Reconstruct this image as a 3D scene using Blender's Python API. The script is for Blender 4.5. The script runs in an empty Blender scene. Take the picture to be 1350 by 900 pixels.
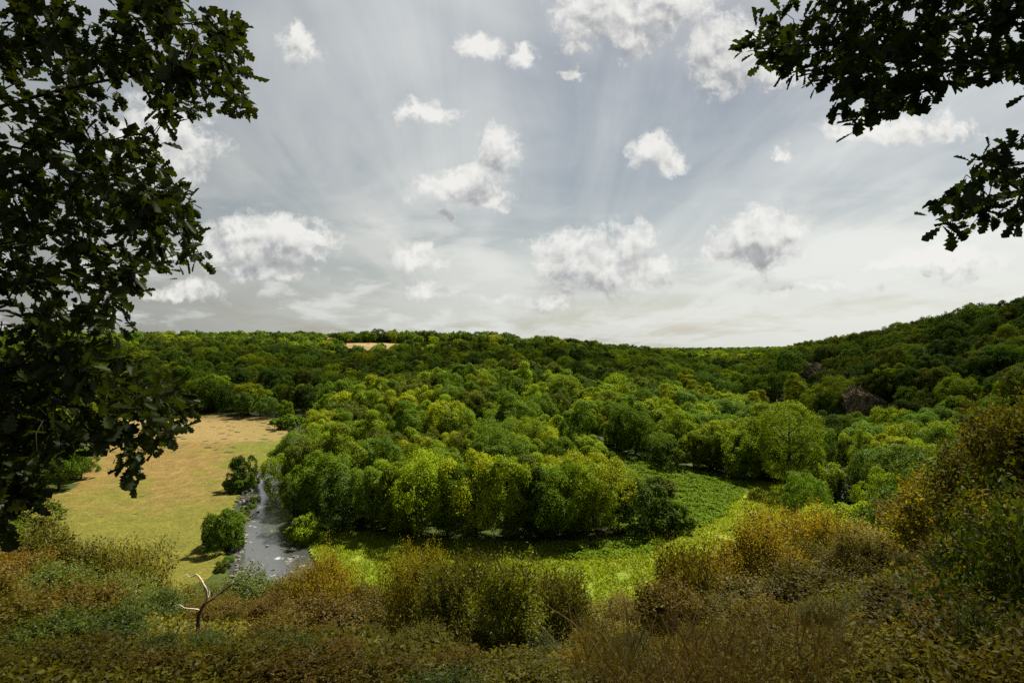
import bpy, math, random
import numpy as np
from mathutils import Vector

PI = math.pi
R = math.radians
rng = np.random.default_rng(7)
random.seed(7)
sc = bpy.context.scene
C = sc.collection
EYE = 40.0
HOR, CX, F = 455.0, 675.0, 750.0


def P(px, py, d):
    """a point d metres ahead, on the sight line of a plan pixel (1350 x 900 plan)"""
    return Vector(((px - CX) / F * d, d, EYE + (HOR - py) / F * d))


def proj(x, y, z):
    return CX + F * x / y, HOR + F * (EYE - z) / y


# ------------------------------------------------------------------ nodes
class NT:
    def __init__(self, nt):
        self.nt = nt

    def n(self, kind, **kw):
        x = self.nt.nodes.new(kind)
        for k, v in kw.items():
            setattr(x, k, v)
        return x

    def link(self, a, b):
        self.nt.links.new(a, b)

    def put(self, sock, v):
        if isinstance(v, bpy.types.NodeSocket):
            self.nt.links.new(v, sock)
        else:
            sock.default_value = v

    def m(self, op, a, b=0.0, c=0.0, clamp=False):
        x = self.n('ShaderNodeMath', operation=op, use_clamp=clamp)
        self.put(x.inputs[0], a)
        self.put(x.inputs[1], b)
        self.put(x.inputs[2], c)
        return x.outputs[0]

    def vm(self, op, a, b=(0, 0, 0), scale=None):
        x = self.n('ShaderNodeVectorMath', operation=op)
        self.put(x.inputs[0], a)
        self.put(x.inputs[1], b)
        if scale is not None:
            self.put(x.inputs['Scale'], scale)
        return x.outputs[1] if op in ('LENGTH', 'DOT_PRODUCT') else x.outputs[0]

    def mix(self, f, a, b, typ='MIX'):
        x = self.n('ShaderNodeMix', data_type='RGBA', blend_type=typ)
        self.put(x.inputs[0], f)
        for s, v in ((x.inputs[6], a), (x.inputs[7], b)):
            if not isinstance(v, bpy.types.NodeSocket) and len(v) == 3:
                v = (*v, 1)
            self.put(s, v)
        return x.outputs[2]

    def noise(self, vec, scale, detail=4, rough=0.55, dist=0.0, lac=2.0, dim='3D'):
        x = self.n('ShaderNodeTexNoise', noise_dimensions=dim)
        if vec is not None:
            self.link(vec, x.inputs['Vector'])
        x.inputs['Scale'].default_value = scale
        x.inputs['Detail'].default_value = detail
        x.inputs['Roughness'].default_value = rough
        x.inputs['Distortion'].default_value = dist
        x.inputs['Lacunarity'].default_value = lac
        return x.outputs[0]

    def ramp(self, f, stops):
        x = self.n('ShaderNodeValToRGB')
        e = x.color_ramp.elements
        while len(e) < len(stops):
            e.new(0.5)
        for el, (p, c) in zip(e, stops):
            el.position = p
            el.color = (*c, 1) if len(c) == 3 else c
        self.link(f, x.inputs[0])
        return x.outputs[0]

    def sstep(self, v, a, b, to0=0.0, to1=1.0):
        x = self.n('ShaderNodeMapRange', interpolation_type='SMOOTHSTEP')
        self.put(x.inputs[0], v)
        for k, q in zip((1, 2, 3, 4), (a, b, to0, to1)):
            self.put(x.inputs[k], q)
        return x.outputs[0]


def material(name):
    m = bpy.data.materials.new(name)
    m.use_nodes = True
    m.node_tree.nodes.clear()
    t = NT(m.node_tree)
    out = t.n('ShaderNodeOutputMaterial')
    return m, t, out


def foliage(name, col, transl=0.4, gloss=0.02, var=0.26, hue=0.009, grough=0.6, tcol=None, spread=0.8):
    m, t, out = material(name)
    info = t.n('ShaderNodeObjectInfo')
    at = t.n('ShaderNodeAttribute', attribute_name='tint')
    hs = t.n('ShaderNodeHueSaturation')
    hs.inputs['Color'].default_value = (*col, 1)
    r2 = t.m('FRACT', t.m('MULTIPLY', info.outputs['Random'], 7.31))
    t.put(hs.inputs['Hue'], t.m('ADD', 0.5 - hue, t.m('ADD', t.m('MULTIPLY', r2, hue * 1.4), t.m('MULTIPLY', at.outputs['Fac'], hue * 0.6))))
    v = t.m('MULTIPLY', t.m('ADD', 1 - var, t.m('MULTIPLY', info.outputs['Random'], 2 * var)),
            t.m('ADD', 1 - spread / 2, t.m('MULTIPLY', at.outputs['Fac'], spread)))
    t.put(hs.inputs['Value'], v)
    d = t.n('ShaderNodeBsdfDiffuse')
    t.link(hs.outputs[0], d.inputs[0])
    tr = t.n('ShaderNodeBsdfTranslucent')
    tc = t.mix(1.0, hs.outputs[0], tcol or (1.5, 1.45, 0.5), 'MULTIPLY')
    t.link(tc, tr.inputs[0])
    mx = t.n('ShaderNodeMixShader')
    mx.inputs[0].default_value = transl
    t.link(d.outputs[0], mx.inputs[1])
    t.link(tr.outputs[0], mx.inputs[2])
    g = t.n('ShaderNodeBsdfGlossy')
    g.inputs['Roughness'].default_value = grough
    g.inputs[0].default_value = (0.9, 0.95, 0.9, 1)
    m2 = t.n('ShaderNodeMixShader')
    m2.inputs[0].default_value = gloss
    t.link(mx.outputs[0], m2.inputs[1])
    t.link(g.outputs[0], m2.inputs[2])
    t.link(m2.outputs[0], out.inputs[0])
    return m


def rough_mat(name, stops, scale=3.0, rough=0.9, bump=0.5, bscale=None, stretch=(1, 1, 1), dist=0.3, spec=0.3):
    m, t, out = material(name)
    tc = t.n('ShaderNodeTexCoord')
    v = t.vm('MULTIPLY', tc.outputs['Object'], stretch)
    nz = t.noise(v, scale, 8, 0.62)
    p = t.n('ShaderNodeBsdfPrincipled')
    t.link(t.ramp(nz, stops), p.inputs['Base Color'])
    p.inputs['Roughness'].default_value = rough
    p.inputs['Specular IOR Level'].default_value = spec
    b = t.n('ShaderNodeBump')
    b.inputs['Strength'].default_value = bump
    b.inputs['Distance'].default_value = dist
    t.link(t.noise(v, bscale or scale * 2.5, 8, 0.65), b.inputs['Height'])
    t.link(b.outputs[0], p.inputs['Normal'])
    t.link(p.outputs[0], out.inputs[0])
    return m


# leaf colours
TINT = {
    'deep': foliage('deep_green_leaves', (0.031, 0.055, 0.003), 0.30, .008),
    'mid': foliage('mid_green_leaves', (0.066, 0.110, 0.0035), 0.34, .008),
    'bright': foliage('bright_green_leaves', (0.128, 0.178, 0.0035), 0.36, .008),
    'yellow': foliage('yellow_green_leaves', (0.160, 0.186, 0.003), 0.36, .008),
    'olive': foliage('olive_leaves', (0.060, 0.076, 0.003), 0.30, .008),
    'bluish': foliage('cool_green_leaves', (0.078, 0.135, 0.018), 0.34, .008),
}
SHR = {
    'olive': foliage('olive_shrub_leaves', (0.080, 0.066, 0.005), 0.38, 0.008, 0.3, 0.03, 0.5, None, 1.3),
    'brown': foliage('brown_shrub_leaves', (0.090, 0.066, 0.005), 0.38, 0.008, 0.3, 0.03, 0.5, None, 1.3),
    'golden': foliage('golden_shrub_leaves', (0.150, 0.118, 0.006), 0.42, 0.008, 0.25, 0.025, 0.5, None, 1.4),
    'lime': foliage('lime_shrub_leaves', (0.118, 0.122, 0.007), 0.42, 0.014, 0.3, 0.025, 0.42, None, 1.3),
    'green': foliage('green_shrub_leaves', (0.056, 0.072, 0.006), 0.38, 0.012, 0.3, 0.025, 0.45, None, 1.3),
}
OAKLEAF = foliage('oak_leaves', (0.024, 0.038, 0.005), 0.42, 0.012, 0.2, 0.03, 0.45)
BARK = rough_mat('bark', [(0.3, (0.018, 0.013, 0.009)), (0.7, (0.075, 0.058, 0.042))], 6, 0.95, 0.8, stretch=(1, 1, 0.25), dist=0.03)
PALEWOOD = rough_mat('bleached_wood', [(0.3, (0.30, 0.23, 0.17)), (0.62, (0.55, 0.47, 0.38))], 9, 0.8, 0.6, stretch=(1, 1, 0.2), dist=0.02)
DARKWOOD = rough_mat('dark_dead_wood', [(0.3, (0.030, 0.018, 0.011)), (0.7, (0.13, 0.075, 0.045))], 9, 0.9, 0.6, stretch=(1, 1, 0.2), dist=0.02)
TWIG = rough_mat('reddish_twig', [(0.3, (0.06, 0.035, 0.018)), (0.7, (0.15, 0.09, 0.045))], 20, 0.8, 0.3, dist=0.005)
STONE = rough_mat('river_stone', [(0.3, (0.035, 0.031, 0.025)), (0.55, (0.10, 0.088, 0.072)), (0.75, (0.25, 0.225, 0.185))], 1.6, 0.75, 0.5, dist=0.1)
ROCK = rough_mat('cliff_rock', [(0.3, (0.035, 0.032, 0.020)), (0.47, (0.14, 0.105, 0.060)), (0.66, (0.34, 0.27, 0.17))], 0.35, 0.95, 1.0, 0.8, (1.6, 1.6, 0.5), 0.8)


# ------------------------------------------------------------------ mesh helpers
def mesh_from(name, verts, faces_flat, counts, mats, attrs=None, smooth=False):
    me = bpy.data.meshes.new(name)
    verts = np.asarray(verts, np.float32)
    counts = np.asarray(counts, np.int32)
    starts = np.concatenate([[0], np.cumsum(counts)[:-1]]).astype(np.int32)
    me.vertices.add(len(verts))
    me.vertices.foreach_set('co', verts.ravel())
    me.loops.add(int(counts.sum()))
    me.loops.foreach_set('vertex_index', np.asarray(faces_flat, np.int32).ravel())
    me.polygons.add(len(counts))
    me.polygons.foreach_set('loop_start', starts)
    me.polygons.foreach_set('loop_total', counts)
    if smooth:
        me.polygons.foreach_set('use_smooth', np.ones(len(counts), bool))
    me.update(calc_edges=True)
    for k, v in (attrs or {}).items():
        a = me.attributes.new(k, 'FLOAT', 'POINT')
        a.data.foreach_set('value', np.asarray(v, np.float32))
    for m in (mats if isinstance(mats, (list, tuple)) else [mats]):
        me.materials.append(m)
    return me


def unit(v):
    return v / np.maximum(np.linalg.norm(v, axis=-1, keepdims=True), 1e-9)


TEMPLATES = {
    'spray': ([(0, 0, 0), (.45, .36, .05), (1, 0, 0), (.55, -.36, .05)], [(0, 3, 2, 1)]),
    'leaf': ([(0, 0, 0), (.33, .22, .05), (.72, .17, .05), (1, 0, -.03), (.72, -.17, .05), (.33, -.22, .05)],
             [(0, 3, 2, 1), (0, 5, 4, 3)]),
    'narrow': ([(0, 0, 0), (.4, .13, .03), (1, 0, -.05), (.4, -.13, .03)], [(0, 2, 1), (0, 3, 2)]),
}
_half = [(.10, .035), (.20, .15), (.29, .10), (.41, .25), (.50, .15), (.62, .31), (.71, .19), (.83, .25), (.92, .13)]
_ov = [(0, 0, 0)] + [(a, b, b * .25) for a, b in _half] + [(1, 0, -.05)] + [(a, -b, b * .25) for a, b in reversed(_half)]
TEMPLATES['oak'] = (_ov, [tuple(range(10, -1, -1)), (0,) + tuple(range(19, 9, -1))])


def leaf_mesh(name, pos, dirs, nors, size, tpl, mat, tint=None):
    tv, tf = TEMPLATES[tpl]
    tv = np.array(tv)
    n = len(pos)
    d = unit(dirs)
    nn = unit(nors - (nors * d).sum(1, keepdims=True) * d)
    b = np.cross(nn, d)
    s = np.asarray(size).reshape(-1, 1, 1) * np.ones((n, 1, 1))
    V = pos[:, None, :] + s * (tv[None, :, 0:1] * d[:, None] + tv[None, :, 1:2] * b[:, None] + tv[None, :, 2:3] * nn[:, None])
    k = len(tv)
    base = np.arange(n)[:, None] * k
    ff = np.concatenate([base + np.array(f)[None] for f in tf], axis=1)
    counts = np.tile([len(f) for f in tf], n)
    if tint is None:
        tint = rng.random(n)
    return mesh_from(name, V.reshape(-1, 3), ff, counts, mat, {'tint': np.repeat(tint, k)})


def tubes(name, lines, mat, sides=6):
    """lines: list of (points, radii); one mesh of tapered tubes"""
    V, Fc, ct = [], [], []
    off = 0
    ang = np.arange(sides) * 2 * PI / sides
    for pts, rad in lines:
        p = np.array([tuple(q) for q in pts], float)
        m = len(p)
        tg = unit(np.gradient(p, axis=0))
        ref = np.array([0.0, 0, 1.0]) if abs(tg[0][2]) < 0.9 else np.array([1.0, 0, 0])
        a = unit(np.cross(tg, ref))
        b = np.cross(tg, a)
        r = np.asarray(rad).reshape(-1, 1, 1)
        ring = p[:, None] + r * (np.cos(ang)[None, :, None] * a[:, None] + np.sin(ang)[None, :, None] * b[:, None])
        V.append(ring.reshape(-1, 3))
        i = np.arange(m - 1)[:, None] * sides
        j = np.arange(sides)[None]
        j2 = (j + 1) % sides
        q = np.stack([i + j, i + j2, i + sides + j2, i + sides + j], -1).reshape(-1, 4) + off
        Fc.append(q.ravel())
        ct += [4] * len(q)
        for s0 in (0, (m - 1) * sides):
            cap = (np.arange(sides) + s0 + off)
            Fc.append(cap if s0 else cap[::-1])
            ct.append(sides)
        off += m * sides
    return mesh_from(name, np.concatenate(V), np.concatenate(Fc), ct, mat, smooth=True)


def link(name, me, parent=None, loc=None):
    o = bpy.data.objects.new(name, me)
    C.objects.link(o)
    if parent is not None:
        o.parent = parent
    if loc is not None:
        o.location = loc
    return o


def tag(o, label=None, cat=None, group=None, kind=None):
    if label:
        o['label'] = label
    if cat:
        o['category'] = cat
    if group:
        o['group'] = group
    if kind:
        o['kind'] = kind
    return o


def empty(name, loc, label, cat, group=None):
    o = bpy.data.objects.new(name, None)
    o.empty_display_size = 0.5
    C.objects.link(o)
    o.location = loc
    return tag(o, label, cat, group)


# ------------------------------------------------------------------ terrain
CP = []   # plan pixel column, depth, height


def cp(*rows):
    for px, d, z in rows:
        CP.append(((px - CX) / F * d, d, z))


cp((50, 150, -3), (-100, 170, -3), (200, 200, -3), (300, 300, -2), (330, 240, -3), (200, 130, -3), (100, 110, -2), (-100, 120, -1),
   (350, 150, -3), (360, 103, -3), (430, 87, -3), (600, 76, -3), (750, 73, -3), (900, 80, -3), (1050, 98, -3), (1130, 130, -3),
   (1110, 162, -3), (1085, 222, -3), (1110, 215, -1), (1030, 285, -3), (975, 420, -2), (945, 600, 0), (938, 900, 2), (930, 1400, 0), (932, 720, -2), (930, 1000, -1), (925, 1900, 0), (1005, 720, 17), (1015, 900, 20), (830, 760, 23),
   (500, 110, -3), (700, 110, -3), (850, 105, -3), (950, 130, -2), (1020, 155, -2), (380, 255, -3), (350, 330, -2),
   (600, 132, -1), (700, 150, 0), (500, 150, -1), (420, 180, -1), (850, 152, 2), (985, 165, -1), (835, 180, 5), (745, 190, 6),
   (650, 200, 5), (500, 220, 3), (420, 260, 1), (590, 250, 15.5), (680, 250, 14.5), (500, 240, 9.5), (590, 190, 6), (640, 335, 8), (540, 330, 6), (760, 320, 9), (850, 260, 7), (920, 220, 3), (960, 260, 1), (1000, 240, -1),
   (500, 350, 6), (600, 400, 14), (700, 420, 18), (800, 450, 17), (880, 500, 9), (940, 520, 2),
   (600, 500, 20), (700, 520, 23), (800, 600, 22), (860, 700, 19), (900, 800, 12),
   (600, 620, 27), (700, 650, 31), (470, 690, 20), (600, 690, 20), (535, 690, 20), (470, 727, 41.2), (600, 727, 41.4), (470, 810, 42), (600, 810, 42), (535, 727, 39), (535, 760, 40),
   (700, 760, 34), (760, 800, 28), (800, 900, 24), (850, 1200, 16), (880, 1500, 14),
   (330, 332, -1), (250, 335, -1), (150, 320, 0), (50, 280, -1), (-150, 230, 2), (-300, 200, 8), (400, 340, 1), (350, 420, 9), (250, 450, 11),
   (150, 450, 13), (50, 420, 14), (-150, 380, 20), (400, 500, 18), (300, 550, 25), (200, 560, 27), (100, 560, 28), (-100, 560, 34),
   (400, 640, 28), (300, 670, 35), (200, 680, 38), (100, 700, 39), (-200, 750, 42), (380, 720, 38), (350, 900, 40), (100, 1000, 42),
   (675, 1500, 36), (200, 1500, 42), (-500, 1500, 44), (800, 2300, 8), (870, 2500, 8), (940, 2500, 9), (1000, 2500, 13), (1060, 2500, 18),
   (900, 1900, 2), (960, 1700, 2), (950, 3500, 8), (300, 4500, 12), (1200, 4500, 12), (-1500, 4000, 20), (2500, 4000, 20),
   (1350, 260, 48), (1250, 330, 44), (1150, 430, 35), (1080, 550, 27), (1030, 650, 22), (1000, 800, 10),
   (1155, 226, 8), (1165, 242, 24), (1075, 322, 16), (1080, 337, 27), (1045, 385, 12), (1052, 400, 20), (1200, 200, 3), (1250, 190, 6), (1300, 190, 13), (1350, 180, 18),
   (1450, 170, 24), (1450, 260, 52), (1600, 200, 46), (1200, 280, 29), (1280, 250, 29), (1320, 280, 42), (1150, 330, 23), (1100, 400, 19),
   (1180, 150, -1), (1230, 125, -1), (1300, 105, 2), (1350, 105, 8), (1250, 95, 2), (1400, 90, 12),
   (1350, 400, 52), (1250, 500, 47), (1150, 650, 38), (1400, 700, 50), (1200, 1000, 40), (1100, 1000, 30), (1050, 1200, 22), (1000, 1500, 14), (1020, 1000, 12))
for x in (-48, -30, -15, 0, 10):
    for d, z in ((4, 36.6), (12, 33.2), (24, 27.5), (34, 22.6), (44, 14), (56, 3), (64, -1)):
        CP.append((x, d, z + (0.012 * max(0, -x) ** 1.2 if d < 50 else 0)))
CP += [(13.5, 15, 35.6), (16, 20, 33.5), (10, 13, 34.0), (22, 25, 33), (14, 20, 31), (14, 26, 27), (20, 40, 22), (30, 40, 25), (22, 52, 9),
       (36, 52, 12), (46, 60, 12), (70, 70, 18), (60, 50, 28), (40, 30, 36), (-60, 2, 38), (-80, 30, 30), (-90, 60, 4), (-140, 60, 6), (80, 10, 42),
       (0, 0, 38.3), (6, 2, 38.2), (-6, 2, 38.1), (6, 6, 36.5), (0, -12, 39), (-40, -20, 42), (40, -20, 43), (0, -100, 46), (-200, -60, 46), (200, -60, 50), (300, 80, 46), (-300, 60, 40),
       (-3000, 2000, 40), (3000, 2000, 45), (-3000, -100, 45), (3000, -100, 45), (-3000, 5000, 25), (3000, 5000, 25), (0, 5000, 12)]
CPA = np.array(CP)
_A = np.linalg.norm(CPA[:, None, :2] - CPA[None, :, :2], axis=2)
_n = len(CPA)
_M = np.zeros((_n + 3, _n + 3))
_M[:_n, :_n] = _A
_M[:_n, _n] = 1
_M[:_n, _n + 1:] = CPA[:, :2]
_M[_n, :_n] = 1
_M[_n + 1:, :_n] = CPA[:, :2].T
_W = np.linalg.solve(_M, np.concatenate([CPA[:, 2], [0, 0, 0]]))

RIV = np.array([P(a, b, c)[:2] for a, b, c in
                [(345, 0, 345), (392, 0, 300), (402, 0, 250), (378, 0, 193), (354, 0, 154), (352, 0, 122), (362, 0, 101), (420, 0, 86), (560, 0, 76),
                 (750, 0, 73), (930, 0, 82), (1080, 0, 104), (1132, 0, 130), (1113, 0, 162), (1088, 0, 222), (1034, 0, 285), (975, 0, 420),
                 (945, 0, 600), (938, 0, 900)]])


def smooth_line(p, k=10):
    """Catmull-Rom"""
    p = np.vstack([2 * p[0] - p[1], p, 2 * p[-1] - p[-2]])
    out = []
    for i in range(1, len(p) - 2):
        t = np.linspace(0, 1, k, endpoint=False)[:, None]
        a, b, c, d = p[i - 1], p[i], p[i + 1], p[i + 2]
        out.append(0.5 * (2 * b + (c - a) * t + (2 * a - 5 * b + 4 * c - d) * t ** 2 + (3 * b - a - 3 * c + d) * t ** 3))
    out.append(p[-2][None])
    return np.concatenate(out)


RIVS = smooth_line(RIV, 8)


def river_dist(x, y):
    x = np.asarray(x, float)
    y = np.asarray(y, float)
    best = np.full(x.shape, 1e9)
    for a, b in zip(RIVS[:-1], RIVS[1:]):
        ab = b - a
        t = np.clip(((x - a[0]) * ab[0] + (y - a[1]) * ab[1]) / (ab @ ab), 0, 1)
        best = np.minimum(best, np.hypot(x - a[0] - t * ab[0], y - a[1] - t * ab[1]))
    return best


def vnoise(x, y, s, seed=0):
    """cheap smooth noise from a few sines"""
    r = np.random.default_rng(seed)
    out = 0
    for k in range(6):
        a = r.random() * 2 * PI
        f = (0.6 + r.random()) / s
        out = out + np.sin((x * np.cos(a) + y * np.sin(a)) * f * 2 * PI + r.random() * 7)
    return out / 3.5


def hgt(x, y):
    x = np.atleast_1d(np.asarray(x, float))
    y = np.atleast_1d(np.asarray(y, float))
    sh = x.shape
    x, y = x.ravel(), y.ravel()
    z = np.empty_like(x)
    for i in range(0, len(x), 20000):
        s = slice(i, i + 20000)
        r = np.hypot(x[s, None] - CPA[None, :, 0], y[s, None] - CPA[None, :, 1])
        z[s] = r @ _W[:_n] + _W[_n] + _W[_n + 1] * x[s] + _W[_n + 2] * y[s]
    k = 0.8
    z = k * np.logaddexp(0, z / k)                       # flat valley floor
    z = z + np.clip(z / 10, 0, 1) * (0.5 * vnoise(x, y, 23, 1)) + 0.12 * vnoise(x, y, 9, 2) * np.clip((y - 20) / 40, .3, 1)
    rd = river_dist(x, y)
    w = np.clip((rd - 5.2) / 2.6, 0, 1)
    w = w * w * (3 - 2 * w)
    z = np.where((rd < 8) & (z < 5), -1.3 + (z + 1.3) * w, z)
    return z.reshape(sh)


def h1(x, y):
    return float(hgt([x], [y])[0])


def ax(*segs):
    out = []
    for a, b, s in segs:
        out += list(np.arange(a, b, s))
    return np.array(out)


gx = ax((-3400, -600, 100), (-600, -220, 12), (-220, -60, 3), (-60, 60, 1.5), (60, 240, 3), (240, 640, 12), (640, 3401, 100))
gy = ax((-160, -10, 10), (-10, 70, 1.2), (70, 210, 2), (210, 460, 5), (460, 960, 12), (960, 5001, 90))
GX, GY = np.meshgrid(gx, gy)
GZ = hgt(GX, GY)


def grid_mesh(name, X, Y, Z, mat, keep=None, smooth=True):
    ny, nx = X.shape
    V = np.stack([X, Y, Z], -1).reshape(-1, 3)
    i = np.arange(ny - 1)[:, None] * nx + np.arange(nx - 1)[None]
    q = np.stack([i, i + 1, i + nx + 1, i + nx], -1).reshape(-1, 4)
    if keep is not None:
        q = q[keep.ravel()]
        used, inv = np.unique(q, return_inverse=True)
        V = V[used]
        q = inv.reshape(-1, 4)
    return mesh_from(name, V, q.ravel(), [4] * len(q), mat, smooth=smooth)


def ground_mat():
    m, t, out = material('woodland_ground')
    tc = t.n('ShaderNodeTexCoord')
    nz = t.noise(tc.outputs['Object'], 0.35, 8, 0.65)
    n2 = t.noise(tc.outputs['Object'], 0.03, 4, 0.6)
    c1 = t.ramp(nz, [(0.3, (0.012, 0.014, 0.004)), (0.55, (0.030, 0.032, 0.008)), (0.75, (0.055, 0.042, 0.016))])
    c2 = t.ramp(nz, [(0.3, (0.022, 0.036, 0.006)), (0.7, (0.045, 0.065, 0.010))])
    p = t.n('ShaderNodeBsdfPrincipled')
    t.link(t.mix(t.sstep(n2, 0.42, 0.6), c1, c2), p.inputs['Base Color'])
    p.inputs['Roughness'].default_value = 0.95
    p.inputs['Specular IOR Level'].default_value = 0.1
    b = t.n('ShaderNodeBump')
    b.inputs['Distance'].default_value = 0.3
    t.link(t.noise(tc.outputs['Object'], 2.0, 8, 0.7), b.inputs['Height'])
    t.link(b.outputs[0], p.inputs['Normal'])
    t.link(p.outputs[0], out.inputs[0])
    return m


ground = link('ground', grid_mesh('ground', GX, GY, GZ, ground_mat()))
tag(ground, kind='structure')


# ------------------------------------------------------------------ zones (polygons in plan pixels, resolved to world ground)
def inpoly(px, py, poly):
    px = np.asarray(px)
    py = np.asarray(py)
    c = np.zeros(px.shape, bool)
    n = len(poly)
    for i in range(n):
        x1, y1 = poly[i]
        x2, y2 = poly[(i + 1) % n]
        if y1 == y2:
            continue
        c ^= ((y1 > py) != (y2 > py)) & (px < (x2 - x1) * (py - y1) / (y2 - y1) + x1)
    return c


Z_LEFT = [(150, 551), (270, 547), (330, 549), (368, 553), (392, 566), (384, 590), (358, 622), (330, 655), (312, 690), (300, 720), (296, 745), (260, 775),
          (150, 775), (20, 770), (-80, 760), (-60, 690), (20, 664), (90, 648), (110, 632), (80, 610), (60, 580), (90, 560)]
Z_MEAD = [(392, 690), (440, 700), (520, 704), (600, 711), (700, 716), (780, 712), (850, 706), (892, 700), (930, 690), (985, 648), (990, 636), (1010, 634), (1066, 646), (1062, 662),
          (1040, 672), (1060, 700), (1000, 800), (900, 830), (700, 830), (500, 810), (430, 785), (405, 750)]
Z_BR1 = [(880, 712), (862, 684), (842, 655), (806, 622), (815, 603), (850, 604), (900, 617), (940, 627), (992, 637), (980, 652), (945, 684), (905, 706)]
Z_BR2 = [(728, 727), (770, 718), (820, 714), (870, 710), (884, 714), (850, 727), (800, 738), (745, 739)]
Z_BR4 = [(770, 612), (806, 622), (842, 655), (862, 684), (884, 714), (835, 714), (800, 692), (775, 655)]
Z_BR3 = [(735, 575), (770, 580), (810, 596), (835, 610), (800, 616), (760, 600), (735, 590)]


def zone_sheet(name, poly, x0, x1, y0, y1, step, mat, lift):
    xs = np.arange(x0, x1, step)
    ys = np.arange(y0, y1, step)
    X, Y = np.meshgrid(xs, ys)
    Z = hgt(X, Y)
    cx, cy, cz = [(a[:-1, :-1] + a[1:, 1:]) / 2 for a in (X, Y, Z)]
    jx = 1.2 * vnoise(cx, cy, 5, 5)
    jy = 1.2 * vnoise(cx, cy, 5, 6)
    px, py = proj(cx + jx, cy + jy, cz)
    keep = inpoly(px, py, poly) & (river_dist(cx, cy) > 7.4)
    o = link(name, grid_mesh(name, X, Y, Z + lift, mat, keep))
    tag(o, kind='structure')
    return o


def meadow_mat(name, kind):
    m, t, out = material(name)
    tc = t.n('ShaderNodeTexCoord')
    v = tc.outputs['Object']
    big = t.noise(v, 0.035, 5, 0.6, 0.4)
    mid = t.noise(v, 0.25, 6, 0.65)
    fine = t.noise(v, 1.5, 6, 0.75)
    p = t.n('ShaderNodeBsdfPrincipled')
    if kind == 'hay':
        # mown rows: stretched noise along the field, drier in the middle, greener by the river
        s = t.vm('MULTIPLY', v, (0.9, 0.12, 1))
        rows = t.noise(s, 1.0, 4, 0.6)
        dry = t.ramp(t.m('ADD', t.m('MULTIPLY', mid, 0.5), t.m('MULTIPLY', rows, 0.5)),
                     [(0.33, (0.076, 0.050, 0.012)), (0.5, (0.122, 0.081, 0.020)), (0.66, (0.172, 0.118, 0.034))])
        grn = t.ramp(mid, [(0.3, (0.058, 0.068, 0.006)), (0.7, (0.105, 0.105, 0.008))])
        sx = t.n('ShaderNodeSeparateXYZ')
        t.link(v, sx.inputs[0])
        # the damp strip along the river and the near corner stay green, with green patches elsewhere
        dist = t.m('SUBTRACT', t.m('SUBTRACT', -4.5, t.m('MULTIPLY', sx.outputs[1], .374)), sx.outputs[0])
        dist = t.m('ADD', dist, t.m('MULTIPLY', t.m('SUBTRACT', big, .5), 60.0))
        strip = t.sstep(dist, 30, 8)
        nearg = t.sstep(t.m('ADD', sx.outputs[1], t.m('MULTIPLY', t.m('SUBTRACT', big, .5), 110.0)), 166, 128)
        patch = t.m('MULTIPLY', t.sstep(t.noise(t.vm('MULTIPLY', v, (.6, 1.3, 1)), .028, 6, .62, .5), .53, .66), .85)
        fac = t.m('MAXIMUM', strip, t.m('MAXIMUM', t.m('MULTIPLY', nearg, .8), patch))
        far = t.sstep(sx.outputs[1], 232, 240)
        fac = t.m('MULTIPLY', fac, t.m('SUBTRACT', 1.0, t.m('MULTIPLY', far, 0.8)))
        col = t.mix(fac, t.mix(t.m('MULTIPLY', far, 0.75), dry, (0.165, 0.117, 0.042)), grn)
    else:
        col0 = t.ramp(mid, [(0.35, (0.050, 0.085, 0.006)), (0.5, (0.100, 0.140, 0.007)), (0.68, (0.150, 0.165, 0.012))])
        sx = t.n('ShaderNodeSeparateXYZ')
        t.link(v, sx.inputs[0])
        dryer = t.m('MULTIPLY', t.sstep(big, 0.36, 0.60), t.sstep(sx.outputs[0], 8, 34))
        col = t.mix(dryer, col0, t.ramp(mid, [(0.3, (0.13, 0.15, 0.010)), (0.7, (0.19, 0.18, 0.026))]))
    col = t.mix(1.0, col, t.ramp(fine, [(0.32, (0.45, 0.45, 0.45)), (0.68, (1.35, 1.35, 1.35))]), 'MULTIPLY')
    t.link(col, p.inputs['Base Color'])
    p.inputs['Roughness'].default_value = 0.95
    p.inputs['Specular IOR Level'].default_value = 0.15
    b = t.n('ShaderNodeBump')
    b.inputs['Strength'].default_value = 0.9
    b.inputs['Distance'].default_value = 0.35
    t.link(t.m('ADD', fine, mid), b.inputs['Height'])
    t.link(b.outputs[0], p.inputs['Normal'])
    t.link(p.outputs[0], out.inputs[0])
    return m


HAY = meadow_mat('dry_hay_meadow', 'hay')
LUSH = meadow_mat('lush_meadow', 'lush')
zone_sheet('hay_meadow', Z_LEFT, -330, -30, 84, 345, 1.0, HAY, 0.07)
zone_sheet('grass_meadow', Z_MEAD, -46, 92, 78, 178, 0.7, LUSH, 0.07)

FIELD = rough_mat('stubble_field', [(0.3, (0.13, 0.082, 0.032)), (0.7, (0.20, 0.13, 0.055))], 0.1, 0.95, 0.3)


def box_sheet(name, xs, ys, mat, lift):
    X, Y = np.meshgrid(xs, ys)
    return tag(link(name, grid_mesh(name, X, Y, hgt(X, Y) + lift, mat)), kind='structure')


FIELDS = [(428, 524, 716, 800), (576, 642, 714, 800)]
for a, b, d0, d1 in FIELDS:
    box_sheet('stubble_field', np.linspace((a - CX) / F * d0, (b - CX) / F * d0, 12), np.linspace(d0, d1, 10), FIELD, 0.25)


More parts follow.
